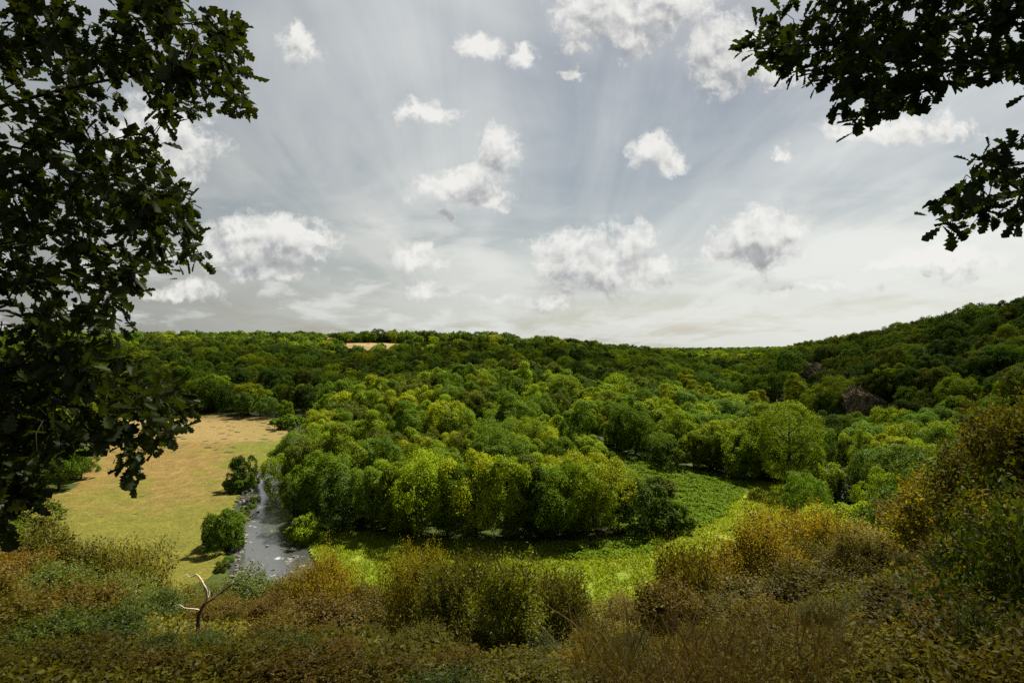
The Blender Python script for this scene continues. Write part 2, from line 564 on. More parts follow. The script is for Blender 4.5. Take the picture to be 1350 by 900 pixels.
# ------------------------------------------------------------------ water
def water_mat():
    m, t, out = material('river_water')
    tc = t.n('ShaderNodeTexCoord')
    v = t.vm('MULTIPLY', tc.outputs['Object'], (1.0, 0.55, 1))
    a = t.noise(v, 1.1, 6, 0.6, 0.6)
    b2 = t.noise(v, 4.5, 4, 0.6, 0.3)
    rap = t.noise(t.vm('MULTIPLY', tc.outputs['Object'], (0.25, 0.5, 1)), 0.45, 4, 0.6, 0.5)
    foam = t.m('MULTIPLY', t.sstep(rap, 0.58, 0.72), t.sstep(a, 0.52, 0.66))
    p = t.n('ShaderNodeBsdfPrincipled')
    t.link(t.mix(foam, (0.040, 0.041, 0.037), (0.24, 0.25, 0.25)), p.inputs['Base Color'])
    t.put(p.inputs['Roughness'], t.m('ADD', 0.07, t.m('MULTIPLY', foam, 0.5)))
    p.inputs['IOR'].default_value = 2.1
    p.inputs['Specular IOR Level'].default_value = 0.9
    bp = t.n('ShaderNodeBump')
    bp.inputs['Strength'].default_value = 0.55
    bp.inputs['Distance'].default_value = 0.12
    t.link(t.m('ADD', a, t.m('MULTIPLY', b2, 0.2)), bp.inputs['Height'])
    t.link(bp.outputs[0], p.inputs['Normal'])
    t.link(p.outputs[0], out.inputs[0])
    return m


_t = unit(np.gradient(RIVS, axis=0))
_nn = np.stack([-_t[:, 1], _t[:, 0]], 1)
_off = np.linspace(-7.2, 7.2, 9)
WX = RIVS[:, None, 0] + _nn[:, None, 0] * _off[None]
WY = RIVS[:, None, 1] + _nn[:, None, 1] * _off[None]
tag(link('river_water', grid_mesh('river_water', WX, WY, np.full_like(WX, -0.42), water_mat())), kind='structure')


def stone_mesh(seed):
    r = np.random.default_rng(seed)
    bpy_me = bpy.data.meshes.new('stone')
    import bmesh
    bm = bmesh.new()
    bmesh.ops.create_icosphere(bm, subdivisions=2, radius=1)
    ph = r.random(9) * 6
    for v in bm.verts:
        c = v.co
        k = 1 + 0.22 * math.sin(2.3 * c.x + ph[0]) * math.sin(2.9 * c.y + ph[1]) + 0.15 * math.sin(4.1 * c.z + ph[2] + 2 * c.x) + 0.06 * r.standard_normal()
        v.co = Vector((c.x * k, c.y * k * 0.8, c.z * k * 0.55))
    bm.to_mesh(bpy_me)
    bm.free()
    bpy_me.materials.append(STONE)
    return bpy_me


STM = [stone_mesh(i) for i in range(5)]
_sp = []
for _ in range(4000):
    i = rng.integers(20, 62)
    o = rng.choice([rng.normal(-5.6, 0.7), rng.normal(5.4, 0.6), rng.uniform(-4.5, 4.5)], p=[.56, .26, .18])
    q = RIVS[i] + _nn[i] * o + _t[i] * rng.uniform(-2, 2)
    px, py = proj(q[0], q[1], 0)
    if not (300 < px < 425 and 610 < py < 785):
        continue
    _sp.append((q, o))
    if len(_sp) > 165:
        break
for q, o in _sp:
    mid = abs(o) < 4.8
    s = rng.uniform(0.22, 0.5) if mid else rng.uniform(0.2, 0.6)
    ob = link('river_stone', STM[rng.integers(5)])
    z = h1(q[0], q[1])
    ob.location = (q[0], q[1], (max(z, -0.45) if not mid else -0.47) + s * 0.12)
    ob.rotation_euler = (rng.uniform(-.2, .2), rng.uniform(-.2, .2), rng.uniform(0, 6))
    ob.scale = (s, s, s * rng.uniform(.8, 1.2))
    if mid:
        tag(ob, 'low stone breaking the shallow river water', 'stone', 'stones standing in the shallow river')
    elif o < 0:
        tag(ob, 'pale stone on the river edge below the hay meadow' if px < 9999 and False else 'stone lying along the edge of the river', 'stone', 'stones along the river edge')
    else:
        tag(ob, 'stone lying along the edge of the river', 'stone', 'stones along the river edge')


# ------------------------------------------------------------------ trees
def crown_pts(seed, H, Rr, base, nl, n, flat=0.45, style='round'):
    r = np.random.default_rng(seed)
    hz = (H - base) / 2
    cz = base + hz
    k = np.arange(nl) + 0.5
    ph = k * 2.39996 + r.random() * 6
    zz = 1 - 2 * k / nl
    zz = np.clip(zz + r.normal(0, .12, nl), -1, 1)
    rr = np.sqrt(1 - zz ** 2)
    if style == 'cone':
        rr = np.clip(0.75 - 0.7 * zz, 0.04, 1)
    lc = np.stack([np.cos(ph) * rr * Rr * .62, np.sin(ph) * rr * Rr * .62, cz + zz * hz * .68], 1)
    lc += r.normal(0, (.17 if H < 7 else .13) * Rr, lc.shape)
    lr = Rr * r.uniform(.24, .50, nl)
    if style == 'cone':
        lr = lr * np.clip(0.75 - 0.4 * zz, .3, 1)
    ns = 8
    sd = unit(r.normal(size=(nl, ns, 3)) + unit(lc - [0, 0, cz])[:, None] * 0.8 + [0, 0, .25])
    sc_ = lc[:, None] + sd * (lr[:, None, None] * .72)
    sr = lr[:, None] * r.uniform(.36, .66, (nl, ns))
    sc_, sr = sc_.reshape(-1, 3), sr.ravel()
    w = sr ** 2
    idx = r.choice(len(sr), int(n * 1.9), p=w / w.sum())
    dr = unit(r.normal(size=(len(idx), 3)) + [0, 0, .35])
    pos = sc_[idx] + dr * (sr[idx] * (r.uniform(.72, 1.1, len(idx)) + .25 * (r.random(len(idx)) < .08)))[:, None]
    inside = np.zeros(len(pos), int)
    for c, q in zip(lc, lr):
        inside += np.linalg.norm(pos - c, axis=1) < q * .78
    keep = (inside == 0) & (pos[:, 2] > base * 0.5)
    pos, dr = pos[keep][:n], dr[keep][:n]
    nor = unit(dr + np.array([0, 0, .2]) + r.normal(0, .22, pos.shape))
    dirs = r.normal(size=pos.shape)
    return pos, dirs, nor


def trunk_mesh(name, seed, H, Rr, mat=BARK):
    r = np.random.default_rng(seed)
    ls = []
    k = 8
    wob = np.cumsum(r.normal(0, .035 * H / 12, (k, 2)), axis=0)
    z = np.linspace(-.6, H * .75, k)
    base = np.column_stack([wob, z])
    r0 = H * .022
    ls.append((base, np.linspace(r0 * 1.25, r0 * .2, k)))
    for i in range(7):
        j = r.integers(2, k - 1)
        a = r.random() * 2 * PI
        L = Rr * r.uniform(.5, .85)
        t = np.linspace(0, 1, 5)[:, None]
        e = base[j] + t * np.array([math.cos(a) * L, math.sin(a) * L, L * .55]) + t ** 2 * np.array([0, 0, L * .25])
        ls.append((e, np.linspace(r0 * .5, r0 * .08, 5)))
    return tubes(name, ls, mat, 6)


# variant: seed, height, radius, crown base, lobes, style
VAR = {
    'round': [(11, 14, 6.0, 2.2, 26, 'round'), (12, 13, 6.4, 1.8, 30, 'round'), (13, 15, 5.6, 2.0, 28, 'round'), (14, 12.5, 5.6, 1.4, 22, 'round'), (15, 14, 6.6, 2.0, 34, 'round')],
    'tall': [(21, 18, 5.0, 2.0, 30, 'round'), (22, 16, 4.4, 1.6, 26, 'round')],
    'willow': [(31, 21, 6.2, 1.2, 44, 'round')],
    'bush': [(41, 5, 3.2, 0.0, 16, 'round'), (42, 4.2, 2.8, 0.0, 14, 'round')],
    'pine': [(51, 16, 4.0, 3.0, 30, 'cone')],
}
LOD = {'near': (22000, .30), 'mid': (8000, .50), 'far': (2200, .95)}
_cache = {}


def crown(kind, v, lod, tint):
    seed, H, Rr, base, nl, st = VAR[kind][v]
    key = (kind, v, lod)
    if key not in _cache:
        n, ls = LOD[lod]
        if kind == 'bush':
            n, ls = int(n * .5), ls * .75
        if kind == 'willow':
            n, ls = int(n * 1.7), ls * .85
        _cache[key] = (*crown_pts(seed, H, Rr, base, nl, n, style=st), ls)
    k2 = key + (tint,)
    if k2 not in _cache:
        pos, dirs, nor, ls = _cache[key]
        rr = np.random.default_rng(seed)
        _cache[k2] = leaf_mesh('crown', pos, dirs, nor, rr.uniform(.7, 1.35, len(pos)) * ls, 'spray', TINT[tint], rr.random(len(pos)))
    return _cache[k2]


def trunk(kind, v):
    key = ('trunk', kind, v)
    if key not in _cache:
        seed, H, Rr, base, nl, st = VAR[kind][v]
        _cache[key] = trunk_mesh('trunk', seed, H, Rr)
    return _cache[key]


# --- candidate trees over the whole valley
cand = []   # x, y, z, kind, var, scale, tint


def jgrid(d0, d1, s, xlim):
    ys = np.arange(d0, d1, s)
    xs = np.arange(-xlim, xlim, s)
    X, Y = np.meshgrid(xs, ys)
    X = X + rng.uniform(-.42, .42, X.shape) * s + (np.arange(len(ys))[:, None] % 2) * s * .5
    Y = Y + rng.uniform(-.42, .42, Y.shape) * s
    return X.ravel(), Y.ravel()


def pick(x, y, px, py, z):
    """kind and leaf tint by where the tree grows"""
    u = rng.random()
    if px > 1060 and z > 6 and y < 620:
        tint = 'deep' if u < .45 else 'olive' if u < .72 else 'mid' if u < .94 else 'bright'
        return 'round', tint, rng.uniform(.62, 1.12)
    if 150 < y < 420 and 900 < px < 1060 or (px > 1060 and y < 260):
        tint = 'bluish' if u < .4 else 'mid' if u < .62 else 'bright' if u < .92 else 'yellow'
        return ('round' if u < .9 else 'tall'), tint, rng.uniform(.62, 1.08)
    if y < 260:
        tint = 'mid' if u < .36 else 'bright' if u < .80 else 'yellow' if u < .92 else 'olive'
        return ('round' if rng.random() < .8 else 'tall'), tint, rng.uniform(.60, 1.12)
    if y < 420 and px > 560:
        v = rng.random()
        tint = 'deep' if u < .30 else 'mid' if u < .62 else 'bright' if u < .85 else 'olive'
        return ('pine' if v < .14 and 600 < px < 760 else 'round'), ('deep' if v < .14 else tint), rng.uniform(.68, 1.12)
    tint = 'deep' if u < .22 else 'mid' if u < .58 else 'bright' if u < .74 else 'olive' if u < .86 else 'yellow' if u < .91 else 'bluish'
    return 'round', tint, rng.uniform(.66, 1.15)


CLIFFS = [(1152, 531, 228, 30, 19, 1), (1078, 489, 330, 14, 10, 2), (1054, 512, 372, 12, 11, 3)]
for d0, d1, s in ((62, 290, 8.2), (290, 520, 10.6), (520, 960, 12.5), (960, 1700, 17), (1700, 3300, 28)):
    X, Y = jgrid(d0, d1, s, 0.98 * d1 + 30)
    ok = np.abs(X) < 0.97 * Y + 20
    X, Y = X[ok], Y[ok]
    Z = hgt(X, Y)
    px, py = proj(X, Y, Z)
    ok = (river_dist(X, Y) > 8.0) | (Z > 3)
    ok &= ~((Y < 420) & inpoly(px, py, Z_LEFT))
    for z_ in (Z_MEAD, Z_BR1, Z_BR2, Z_BR3):
        ok &= ~((Y < 220) & inpoly(px, py, z_))
    ok &= ~((Y < 200) & inpoly(px, py, [(765, 640), (800, 604), (900, 712), (800, 712)]))
    ok &= ~((Y < 84) & (px < 1090))
    ok &= ~((Y < 118) & (px > 340) & (px < 1060))
    ok &= ~((Y < 112) & (px <= 340) & (px > 20))
    for a, b, e0, e1 in FIELDS:
        ok &= ~((px > a - 4) & (px < b + 4) & (Y > e0 - 14) & (Y < e1))
    for a, b, d, w, h, _ in CLIFFS:
        tp = HOR + F * (EYE - Z - 11) / Y
        ok &= ~((np.abs(px - a) < w * 1.1) & (Y < d + 4) & (Y > d - 45) & (tp < b + h * .5) & (py > b - 1.6 * h))
    for x, y, z, a, b in zip(X[ok], Y[ok], Z[ok], px[ok], py[ok]):
        kind, tint, sz = pick(x, y, a, b, z)
        if y > 280:
            sz *= 1.0 + .22 * float(vnoise(x, y, 60, 71)) + .06
        cand.append([x, y, z, kind, rng.integers(len(VAR[kind])), sz, tint, None])


def special(px, py_base, d, kind, hpx, tint, label, name=None, v=0, wid=1.0):
    x = (px - CX) / F * d
    z = h1(x, d)
    H = VAR[kind][v][1]
    cand.append([x, d, z, kind, v, hpx / F * d / H, tint, (label, name, wid)])


special(1040, 640, 156, 'willow', 122, 'bright', 'tall bright rounded tree beside the far end of the bright meadow', 'willow_tree')
special(1003, 618, 172, 'tall', 92, 'bright', 'slender bright green tree just left of the tall rounded willow')
special(940, 610, 178, 'round', 62, 'bright', 'yellow green tree behind the upper end of the bracken slope')
special(806, 655, 152, 'tall', 52, 'mid', 'upright feathery tree rising from the bracken slope', None, 1, .6)
special(848, 706, 121, 'bush', 56, 'deep', 'dark round bush at the lower tip of the bracken slope', 'bush', 0)
special(888, 702, 123, 'bush', 38, 'mid', 'small round bush at the bracken edge beside the bright meadow', 'bush', 1)
special(862, 668, 138, 'bush', 40, 'olive', 'olive bush halfway up the bracken slope', 'bush', 1)
special(880, 624, 172, 'bush', 30, 'deep', 'dark low bush at the top of the bracken slope', 'bush', 0)
special(824, 690, 130, 'tall', 44, 'deep', 'dark upright tree at the left edge of the bracken slope', None, 1, .8)
special(321, 646, 158, 'bush', 38, 'deep', 'dark bush on the hay meadow bank where the river narrows', 'bush', 0, .75)
special(311, 650, 155, 'bush', 20, 'mid', 'low spreading bush left below the dark bank bush', 'bush', 1)
special(331, 640, 162, 'bush', 17, 'bright', 'small pale bush right behind the dark bank bush', 'bush', 1, .9)
special(293, 728, 111, 'bush', 44, 'mid', 'largest bush on the near left bank of the river', 'bush', 0, .8)
special(283, 722, 113, 'bush', 26, 'olive', 'low bush at the left foot of the largest bank bush', 'bush', 1, .9)
special(308, 722, 113, 'bush', 27, 'mid', 'bush leaning to the water right of the largest bank bush', 'bush', 1, .8)
for k_, (a_, b_, h_) in enumerate([(337, 657, 9), (329, 667, 10), (322, 676, 11), (317, 684, 13), (308, 692, 17), (303, 702, 15), (313, 697, 10), (299, 744, 12), (292, 752, 11)]):
    special(a_, b_, 30000 / (b_ - HOR), 'bush', h_, ('bright', 'mid', 'olive')[k_ % 3], 'low bush in the strip of scrub along the left river bank', 'bush', k_ % 2, 1.2)
for k_, (a_, b_, h_, lb) in enumerate([(376, 632, 52, 'upper tree overhanging the right bank of the river'), (377, 652, 58, 'middle tree overhanging the right bank of the river'), (388, 676, 56, 'lower tree overhanging the right bank of the river')]):
    special(a_, b_, 30000 / (b_ - HOR), 'round', h_, ('mid', 'bright', 'mid')[k_], lb, None, k_, .95)
special(402, 712, 117, 'bush', 32, 'bright', 'small round bush on the right bank of the river', 'bush', 1)
special(322, 550, 312, 'round', 34, 'bluish', 'pale rounded tree alone at the far end of the hay meadow', None, 3, .8)
special(375, 556, 292, 'round', 30, 'mid', 'round tree at the corner of hay meadow and river', None, 3, .8)
special(380, 568, 272, 'bush', 18, 'mid', 'low bush on the far river bend by the hay meadow', 'bush', 1, 1.4)
special(1118, 660, 147, 'bush', 34, 'deep', 'dark bush at the water edge of the river at right', 'bush', 1)
special(1085, 655, 150, 'bush', 40, 'bright', 'bush at the right end of the bright meadow by the dark river', 'bush', 0)
special(1070, 640, 158, 'tall', 60, 'bright', 'slim tree between the tall willow and the dark river', None, 1, .8)

for a_, b_, h_, tn, lb in ((1148, 655, 66, 'mid', 'middle tree leaning over the dark river at right'), (1136, 626, 58, 'bright', 'upper tree leaning over the dark river at right'), (1166, 692, 74, 'bright', 'lower tree leaning over the dark river at right'),
                           (1124, 600, 52, 'mid', 'tree at the far end of the dark river reach'), (1092, 604, 60, 'deep', 'dark tree closing the view up the river at right'), (1116, 622, 46, 'deep', 'dark low tree hanging over the middle of the river at right'), (1072, 622, 58, 'mid', 'tree behind the slim one on the left bank of the dark river')):
    special(a_, b_, 30000 / (b_ - HOR), 'round', h_, tn, lb, None, 1, .9)
for px_, d_, hp, tn, lb in ((496, 818, 19, 'deep', 'large dark tree crowning the skyline between two stubble fields'), (480, 822, 15, 'deep', 'dark tree at the left of the large skyline tree'),
                            (512, 822, 14, 'mid', 'smaller tree at the right of the large skyline tree'), (447, 822, 13, 'mid', 'round tree beside the red barn on the skyline'),
                            (538, 760, 17, 'mid', 'round tree on the skyline between the two stubble fields'), (560, 750, 18, 'deep', 'broad dark tree left of the right hand stubble field'), (572, 752, 17, 'deep', 'dark tree touching the right hand stubble field'),
                            (604, 822, 12, 'deep', 'small dark tree behind the right hand stubble field'), (616, 824, 15, 'deep', 'dark tree at the middle of the clump behind the right hand stubble field'),
                            (630, 824, 17, 'deep', 'tallest dark tree behind the right hand stubble field'), (290, 700, 18, 'mid', 'tree standing above the skyline over the hay meadow')):
    special(px_, 0, d_, 'round', hp, tn, lb, None, 0, 1.15)

# front row along the meadow: one by one
edge = [(415, 697, 66, 'mid'), (452, 703, 74, 'bluish'), (490, 706, 84, 'mid'), (520, 708, 92, 'bright'), (556, 712, 104, 'bright'), (590, 712, 92, 'mid'), (628, 716, 106, 'yellow'),
        (668, 718, 112, 'bright'), (700, 717, 98, 'mid'), (728, 716, 92, 'mid'), (757, 713, 100, 'bright'), (786, 709, 64, 'bright')]
nth = ['first', 'second', 'third', 'fourth', 'fifth', 'sixth', 'seventh', 'eighth', 'ninth', 'tenth', 'eleventh', 'twelfth']
for k, (a, b, hp, tn) in enumerate(edge):
    b -= 5
    special(a, b, 30000 / (b - HOR), 'round', hp, tn, f'{nth[k]} tree from the river along the front edge of the meadow wood', None, k % 5, .84)

# visibility by a running skyline, nearest first
cand.sort(key=lambda c: c[1])
sky_line = np.full(1350 // 2 + 1, 2000.0)
sil = [(-50, 690), (0, 690), (60, 697), (130, 720), (200, 742), (260, 757), (330, 757), (400, 762), (420, 728), (470, 778), (515, 772), (550, 722), (600, 742), (650, 744), (700, 752), (760, 772),
       (800, 786), (860, 780), (900, 735), (930, 742), (990, 685), (1040, 668), (1100, 668), (1150, 690), (1200, 672), (1250, 625), (1300, 575), (1350, 515), (1400, 500)]
SX, SY = zip(*sil)
sky_line[:] = np.interp(np.arange(len(sky_line)) * 2, SX, SY)
vis = []
for c in cand:
    x, y, z, kind, v, s, tint, sp = c
    H, Rr = VAR[kind][v][1] * s, VAR[kind][v][2] * s
    px, tp = proj(x, y, z + H)
    w = Rr * F / y
    a, b = int(max(0, (px - w) / 2)), int(min(len(sky_line), (px + w) / 2 + 1))
    if b - a < 1:
        vis.append(0)
        continue
    cols = np.arange(a, b) * 2
    top = tp + (HOR + F * (EYE - z - H * .45) / y - tp) * np.clip(np.abs(cols - px) / max(w, 1), 0, 1) ** 2
    bot = HOR + F * (EYE - z) / y
    seen = np.clip(np.minimum(sky_line[a:b], bot) - top, 0, None).sum() * 2
    sky_line[a:b] = np.minimum(sky_line[a:b], top + 1.0)
    vis.append(seen)
vis = np.array(vis)
near_rank = sorted([i for i in range(len(cand)) if vis[i] > 40 and cand[i][7] is None], key=lambda i: -vis[i])[:270]
solo = set(near_rank) | {i for i, c in enumerate(cand) if c[7]}

TN = {'deep': 'dark green', 'mid': 'mid green', 'bright': 'bright green', 'yellow': 'yellow green', 'olive': 'olive green', 'bluish': 'cool green'}


def region(px, x, y, z):
    if px > 1050 and z > 6:
        return 'on the steep hillside across the dark river at right', 'trees on the right hillside'
    if px > 1050:
        return 'on the valley floor beyond the dark river at right', 'trees on the right river bank'
    if y < 165 and px > 350:
        return 'in the lower wood just behind the meadow edge', 'trees of the lower wood'
    if y < 270 and px > 880:
        return 'between the bracken slope and the valley bend', 'trees above the bracken slope'
    if px < 350:
        return 'at the edge of the hay meadow behind the oak leaves', 'trees round the hay meadow'
    if y < 270:
        return 'in the middle of the wooded spur', 'trees in the middle of the spur'
    return 'high on the wooded spur towards the skyline', 'trees on the upper spur'


rest = []
for i, c in enumerate(cand):
    x, y, z, kind, v, s, tint, sp = c
    if i not in solo:
        rest.append(c)
        continue
    px, py = proj(x, y, z)
    if sp:
        label, nm, wid = sp
        group = 'front row of trees along the meadow edge' if 'front edge of the meadow wood' in label else 'low scrub along the left river bank' if 'strip of scrub' in label else None
        nm = nm or 'broadleaf_tree'
    else:
        where, group = region(px, x, y, z)
        nm = 'pine_tree' if kind == 'pine' else 'broadleaf_tree'
        shape = {'round': 'rounded', 'tall': 'tall narrow', 'pine': 'pointed'}[kind]
        label = f'{TN[tint]} {shape} tree {where}'
        wid = rng.uniform(.9, 1.15)
    e = empty(nm, (x, y, z - .1), label, 'bush' if nm == 'bush' else 'tree', group)
    e.rotation_euler.z = rng.uniform(0, 6.28)
    e.scale = (s * wid, s * wid, s)
    lod = 'near' if y < 260 else 'mid'
    link('crown', crown(kind, v, lod, tint), e)
    if y < 330 and nm != 'bush':
        link('trunk', trunk(kind, v), e)


# the rest of the wood: one instanced mass
def scatter(name, pts, protos, label, cat):
    """pts rows: x,y,z,rot,scale,wid,proto index; protos: objects already in the scene or meshes"""
    pts = np.asarray(pts, float)
    me = bpy.data.meshes.new(name)
    me.vertices.add(len(pts))
    me.vertices.foreach_set('co', pts[:, :3].astype(np.float32).ravel())
    me.update()
    for k, col in (('rot', 3), ('scl', 4), ('wid', 5), ('proto', 6)):
        a = me.attributes.new(k, 'FLOAT', 'POINT')
        a.data.foreach_set('value', pts[:, col].astype(np.float32))
    o = link(name, me)
    tag(o, label, cat, kind='stuff')
    g = bpy.data.node_groups.new(name, 'GeometryNodeTree')
    g.interface.new_socket('Geometry', in_out='INPUT', socket_type='NodeSocketGeometry')
    g.interface.new_socket('Geometry', in_out='OUTPUT', socket_type='NodeSocketGeometry')
    n = g.nodes
    gi, go = n.new('NodeGroupInput'), n.new('NodeGroupOutput')

    def attr(nm):
        x = n.new('GeometryNodeInputNamedAttribute')
        x.data_type = 'FLOAT'
        x.inputs['Name'].default_value = nm
        return x.outputs['Attribute']
    ra, sa, wa, pa = attr('rot'), attr('scl'), attr('wid'), attr('proto')
    cr = n.new('ShaderNodeCombineXYZ')
    g.links.new(ra, cr.inputs[2])
    cs = n.new('ShaderNodeCombineXYZ')
    for k, q in ((0, wa), (1, wa), (2, sa)):
        g.links.new(q, cs.inputs[k])
    jn = n.new('GeometryNodeJoinGeometry')
    for k, pr in enumerate(protos):
        cm = n.new('FunctionNodeCompare')
        cm.data_type = 'FLOAT'
        cm.operation = 'EQUAL'
        g.links.new(pa, cm.inputs[0])
        cm.inputs[1].default_value = k
        cm.inputs['Epsilon'].default_value = 0.1
        oi = n.new('GeometryNodeObjectInfo')
        oi.transform_space = 'ORIGINAL'
        oi.inputs['Object'].default_value = pr
        oi.inputs['As Instance'].default_value = False
        ip = n.new('GeometryNodeInstanceOnPoints')
        g.links.new(gi.outputs[0], ip.inputs['Points'])
        g.links.new(cm.outputs[0], ip.inputs['Selection'])
        g.links.new(oi.outputs['Geometry'], ip.inputs['Instance'])
        g.links.new(cr.outputs[0], ip.inputs['Rotation'])
        g.links.new(cs.outputs[0], ip.inputs['Scale'])
        g.links.new(ip.outputs[0], jn.inputs[0])
    g.links.new(jn.outputs[0], go.inputs[0])
    md = o.modifiers.new('scatter', 'NODES')
    md.node_group = g
    return o


# one ordinary tree of each shape and tint stands in the mass's own first places and lends it its crown
protos, pidx, rows = [], {}, []
for c in rest:
    x, y, z, kind, v, s, tint, sp = c
    lod = 'near' if y < 200 else 'mid' if y < 620 else 'far'
    if lod == 'far':
        v = v % 3
    key = (kind, int(v), lod, tint)
    if key not in pidx:
        ob = link('broadleaf_tree' if kind != 'pine' else 'pine_tree', crown(kind, int(v), lod, tint))
        ob.location = (x, y, z - .1)
        ob.scale = (s, s, s)
        px, _ = proj(x, y, z)
        where, group = region(px, x, y, z)
        if y > 620:
            where, group = 'far off towards the skyline of the valley', 'far trees towards the skyline'
        tag(ob, f'{TN[tint]} {"pointed" if kind == "pine" else "rounded" if kind == "round" else "tall narrow"} tree {where}', 'tree', group)
        pidx[key] = len(protos)
        protos.append(ob)
        continue
    w = rng.uniform(.9, 1.2)
    rows.append((x, y, z - .1, rng.uniform(0, 6.28), s, s * w, pidx[key]))
scatter('distant_woodland', rows, protos, 'dense broadleaf woodland covering the far slopes and plateau', 'woodland')
print('trees', len(cand), 'solo', len(solo), 'rest', len(rows), 'protos', len(protos))

# ------------------------------------------------------------------ bracken and meadow grass (stuff)
def zone_points(polys, x0, x1, y0, y1, n, minriv=8.0):
    x = rng.uniform(x0, x1, n)
    y = rng.uniform(y0, y1, n)
    z = hgt(x, y)
    px, py = proj(x + 0.8 * vnoise(x, y, 6, 8), y + 0.8 * vnoise(x, y, 6, 9), z)
    k = np.zeros(n, bool)
    for p_ in polys:
        k |= inpoly(px, py, p_)
    k &= river_dist(x, y) > minriv
    return np.stack([x, y, z], 1)[k]


BRACK = foliage('bracken_fronds', (0.078, 0.132, 0.005), 0.35, 0.003, 0.1, 0.03)
bp = zone_points([Z_BR1, Z_BR2, Z_BR3, Z_BR4], 0, 95, 100, 210, 30000)
hh = 0.55 + 0.5 * vnoise(bp[:, 0], bp[:, 1], 4.5, 21) + 0.25 * vnoise(bp[:, 0], bp[:, 1], 2.0, 22)
hh = np.clip(hh, .1, 1.6)
nf = 9
pos = np.repeat(bp, nf, 0) + rng.normal(0, .35, (len(bp) * nf, 3)) * [1, 1, .12]
pos[:, 2] += np.repeat(hh, nf) * rng.uniform(.5, 1.1, len(pos))
dr = unit(rng.normal(size=pos.shape) * [1, 1, .35] + [0, 0, -.1])
nr = unit(rng.normal(0, .35, pos.shape) + [0, 0, 1.0])
tag(link('bracken', leaf_mesh('bracken', pos, dr, nr, rng.uniform(.3, .62, len(pos)), 'spray', BRACK)),
    'dense green bracken on the slope above the bright meadow', 'bracken', kind='stuff')

GRASS = foliage('meadow_grass_blades', (0.148, 0.190, 0.008), 0.42, 0.01, 0.1, 0.02, 0.6, (1.4, 1.5, 0.5))
gp = zone_points([Z_MEAD], -46, 92, 78, 178, 110000)
keepg = ~np.isin(np.arange(len(gp)), [])
pos = np.repeat(gp, 3, 0) + rng.normal(0, .22, (len(gp) * 3, 3)) * [1, 1, 0]
dens = vnoise(pos[:, 0], pos[:, 1], 7, 31) + .5 * vnoise(pos[:, 0], pos[:, 1], 2.5, 32)
pos = pos[dens > -.85]
pos[:, 2] += 0.02
dr = unit(rng.normal(size=pos.shape) * [1, 1, 0] + [0, 0, .9])
tag(link('meadow_grass', leaf_mesh('meadow_grass', pos, dr, rng.normal(size=pos.shape), rng.uniform(.3, .85, len(pos)), 'narrow', GRASS)),
    'tall bright grass covering the sunlit meadow', 'grass', kind='stuff')


# ------------------------------------------------------------------ cliffs
def cliff_mesh(seed, W, Hh, D):
    """a crag: a fine sphere cut by many random planes into facets, then broken up"""
    import bmesh
    r = np.random.default_rng(seed)
    bm = bmesh.new()
    bmesh.ops.create_icosphere(bm, subdivisions=6, radius=1)
    V = np.array([v.co for v in bm.verts])
    n = unit(r.normal(size=(46, 3)) * [1, 1, .55])
    h = r.uniform(.62, .98, 46)
    dots = V @ n.T
    k = np.where(dots > .05, h / np.maximum(dots, .05), 9).min(1)
    k = np.minimum(k, 1.05)
    Q = V * k[:, None]
    # vertical joints and ledges
    u = Q[:, 0] * 5 + Q[:, 1] * 4 + .8 * Q[:, 2]
    cell = np.floor(u + .5 * vnoise(Q[:, 0], Q[:, 2], .7, seed))
    j = np.sin(cell * 12.99 + seed) * 43758.5
    j = j - np.floor(j)
    led = np.floor(Q[:, 2] * 5 + j * 3 + .6 * Q[:, 0])
    b2 = np.sin(led * 78.2 + cell * 3.1) * 12543.7
    b2 = b2 - np.floor(b2)
    Q *= (1 + (j - .5) * .16 + (b2 - .5) * .13 + .03 * r.standard_normal(len(Q)))[:, None]
    Q *= [W, D, Hh]
    for v, q in zip(bm.verts, Q):
        v.co = q
    me = bpy.data.meshes.new('rock_face')
    bm.to_mesh(me)
    bm.free()
    me.materials.append(ROCK)
    return me


CL = ['large pale brown crag showing through the trees at right', 'upper rock outcrop on the wooded hillside, left of the large crag', 'lower narrow rock outcrop on the wooded hillside']
for (a, b, d, w, h, sd), lb in zip(CLIFFS, CL):
    o = link('rock_outcrop', cliff_mesh(sd, w * 1.2 / F * d, h * 1.5 / F * d, w * 1.0 / F * d))
    q = P(a, b, d)
    o.location = (q.x, q.y + w * .8 / F * d, q.z - .2 * h * 1.5 / F * d)
    o.rotation_euler = (-.35, .2, -math.atan2(q.x, d) - .2)
    tag(o, lb, 'rock')

# ------------------------------------------------------------------ distant houses
WALLW = rough_mat('pale_render', [(0.3, (0.55, 0.52, 0.47)), (0.7, (0.68, 0.66, 0.6))], 1, 0.9, 0.1)
WALLB = rough_mat('brick_wall', [(0.3, (0.26, 0.12, 0.075)), (0.7, (0.34, 0.19, 0.12))], 1, 0.9, 0.1)
ROOFR = rough_mat('red_tile_roof', [(0.3, (0.20, 0.075, 0.045)), (0.7, (0.30, 0.12, 0.07))], 1, 0.9, 0.1)
ROOFS = rough_mat('slate_roof', [(0.3, (0.06, 0.065, 0.07)), (0.7, (0.12, 0.125, 0.13))], 1, 0.8, 0.1)


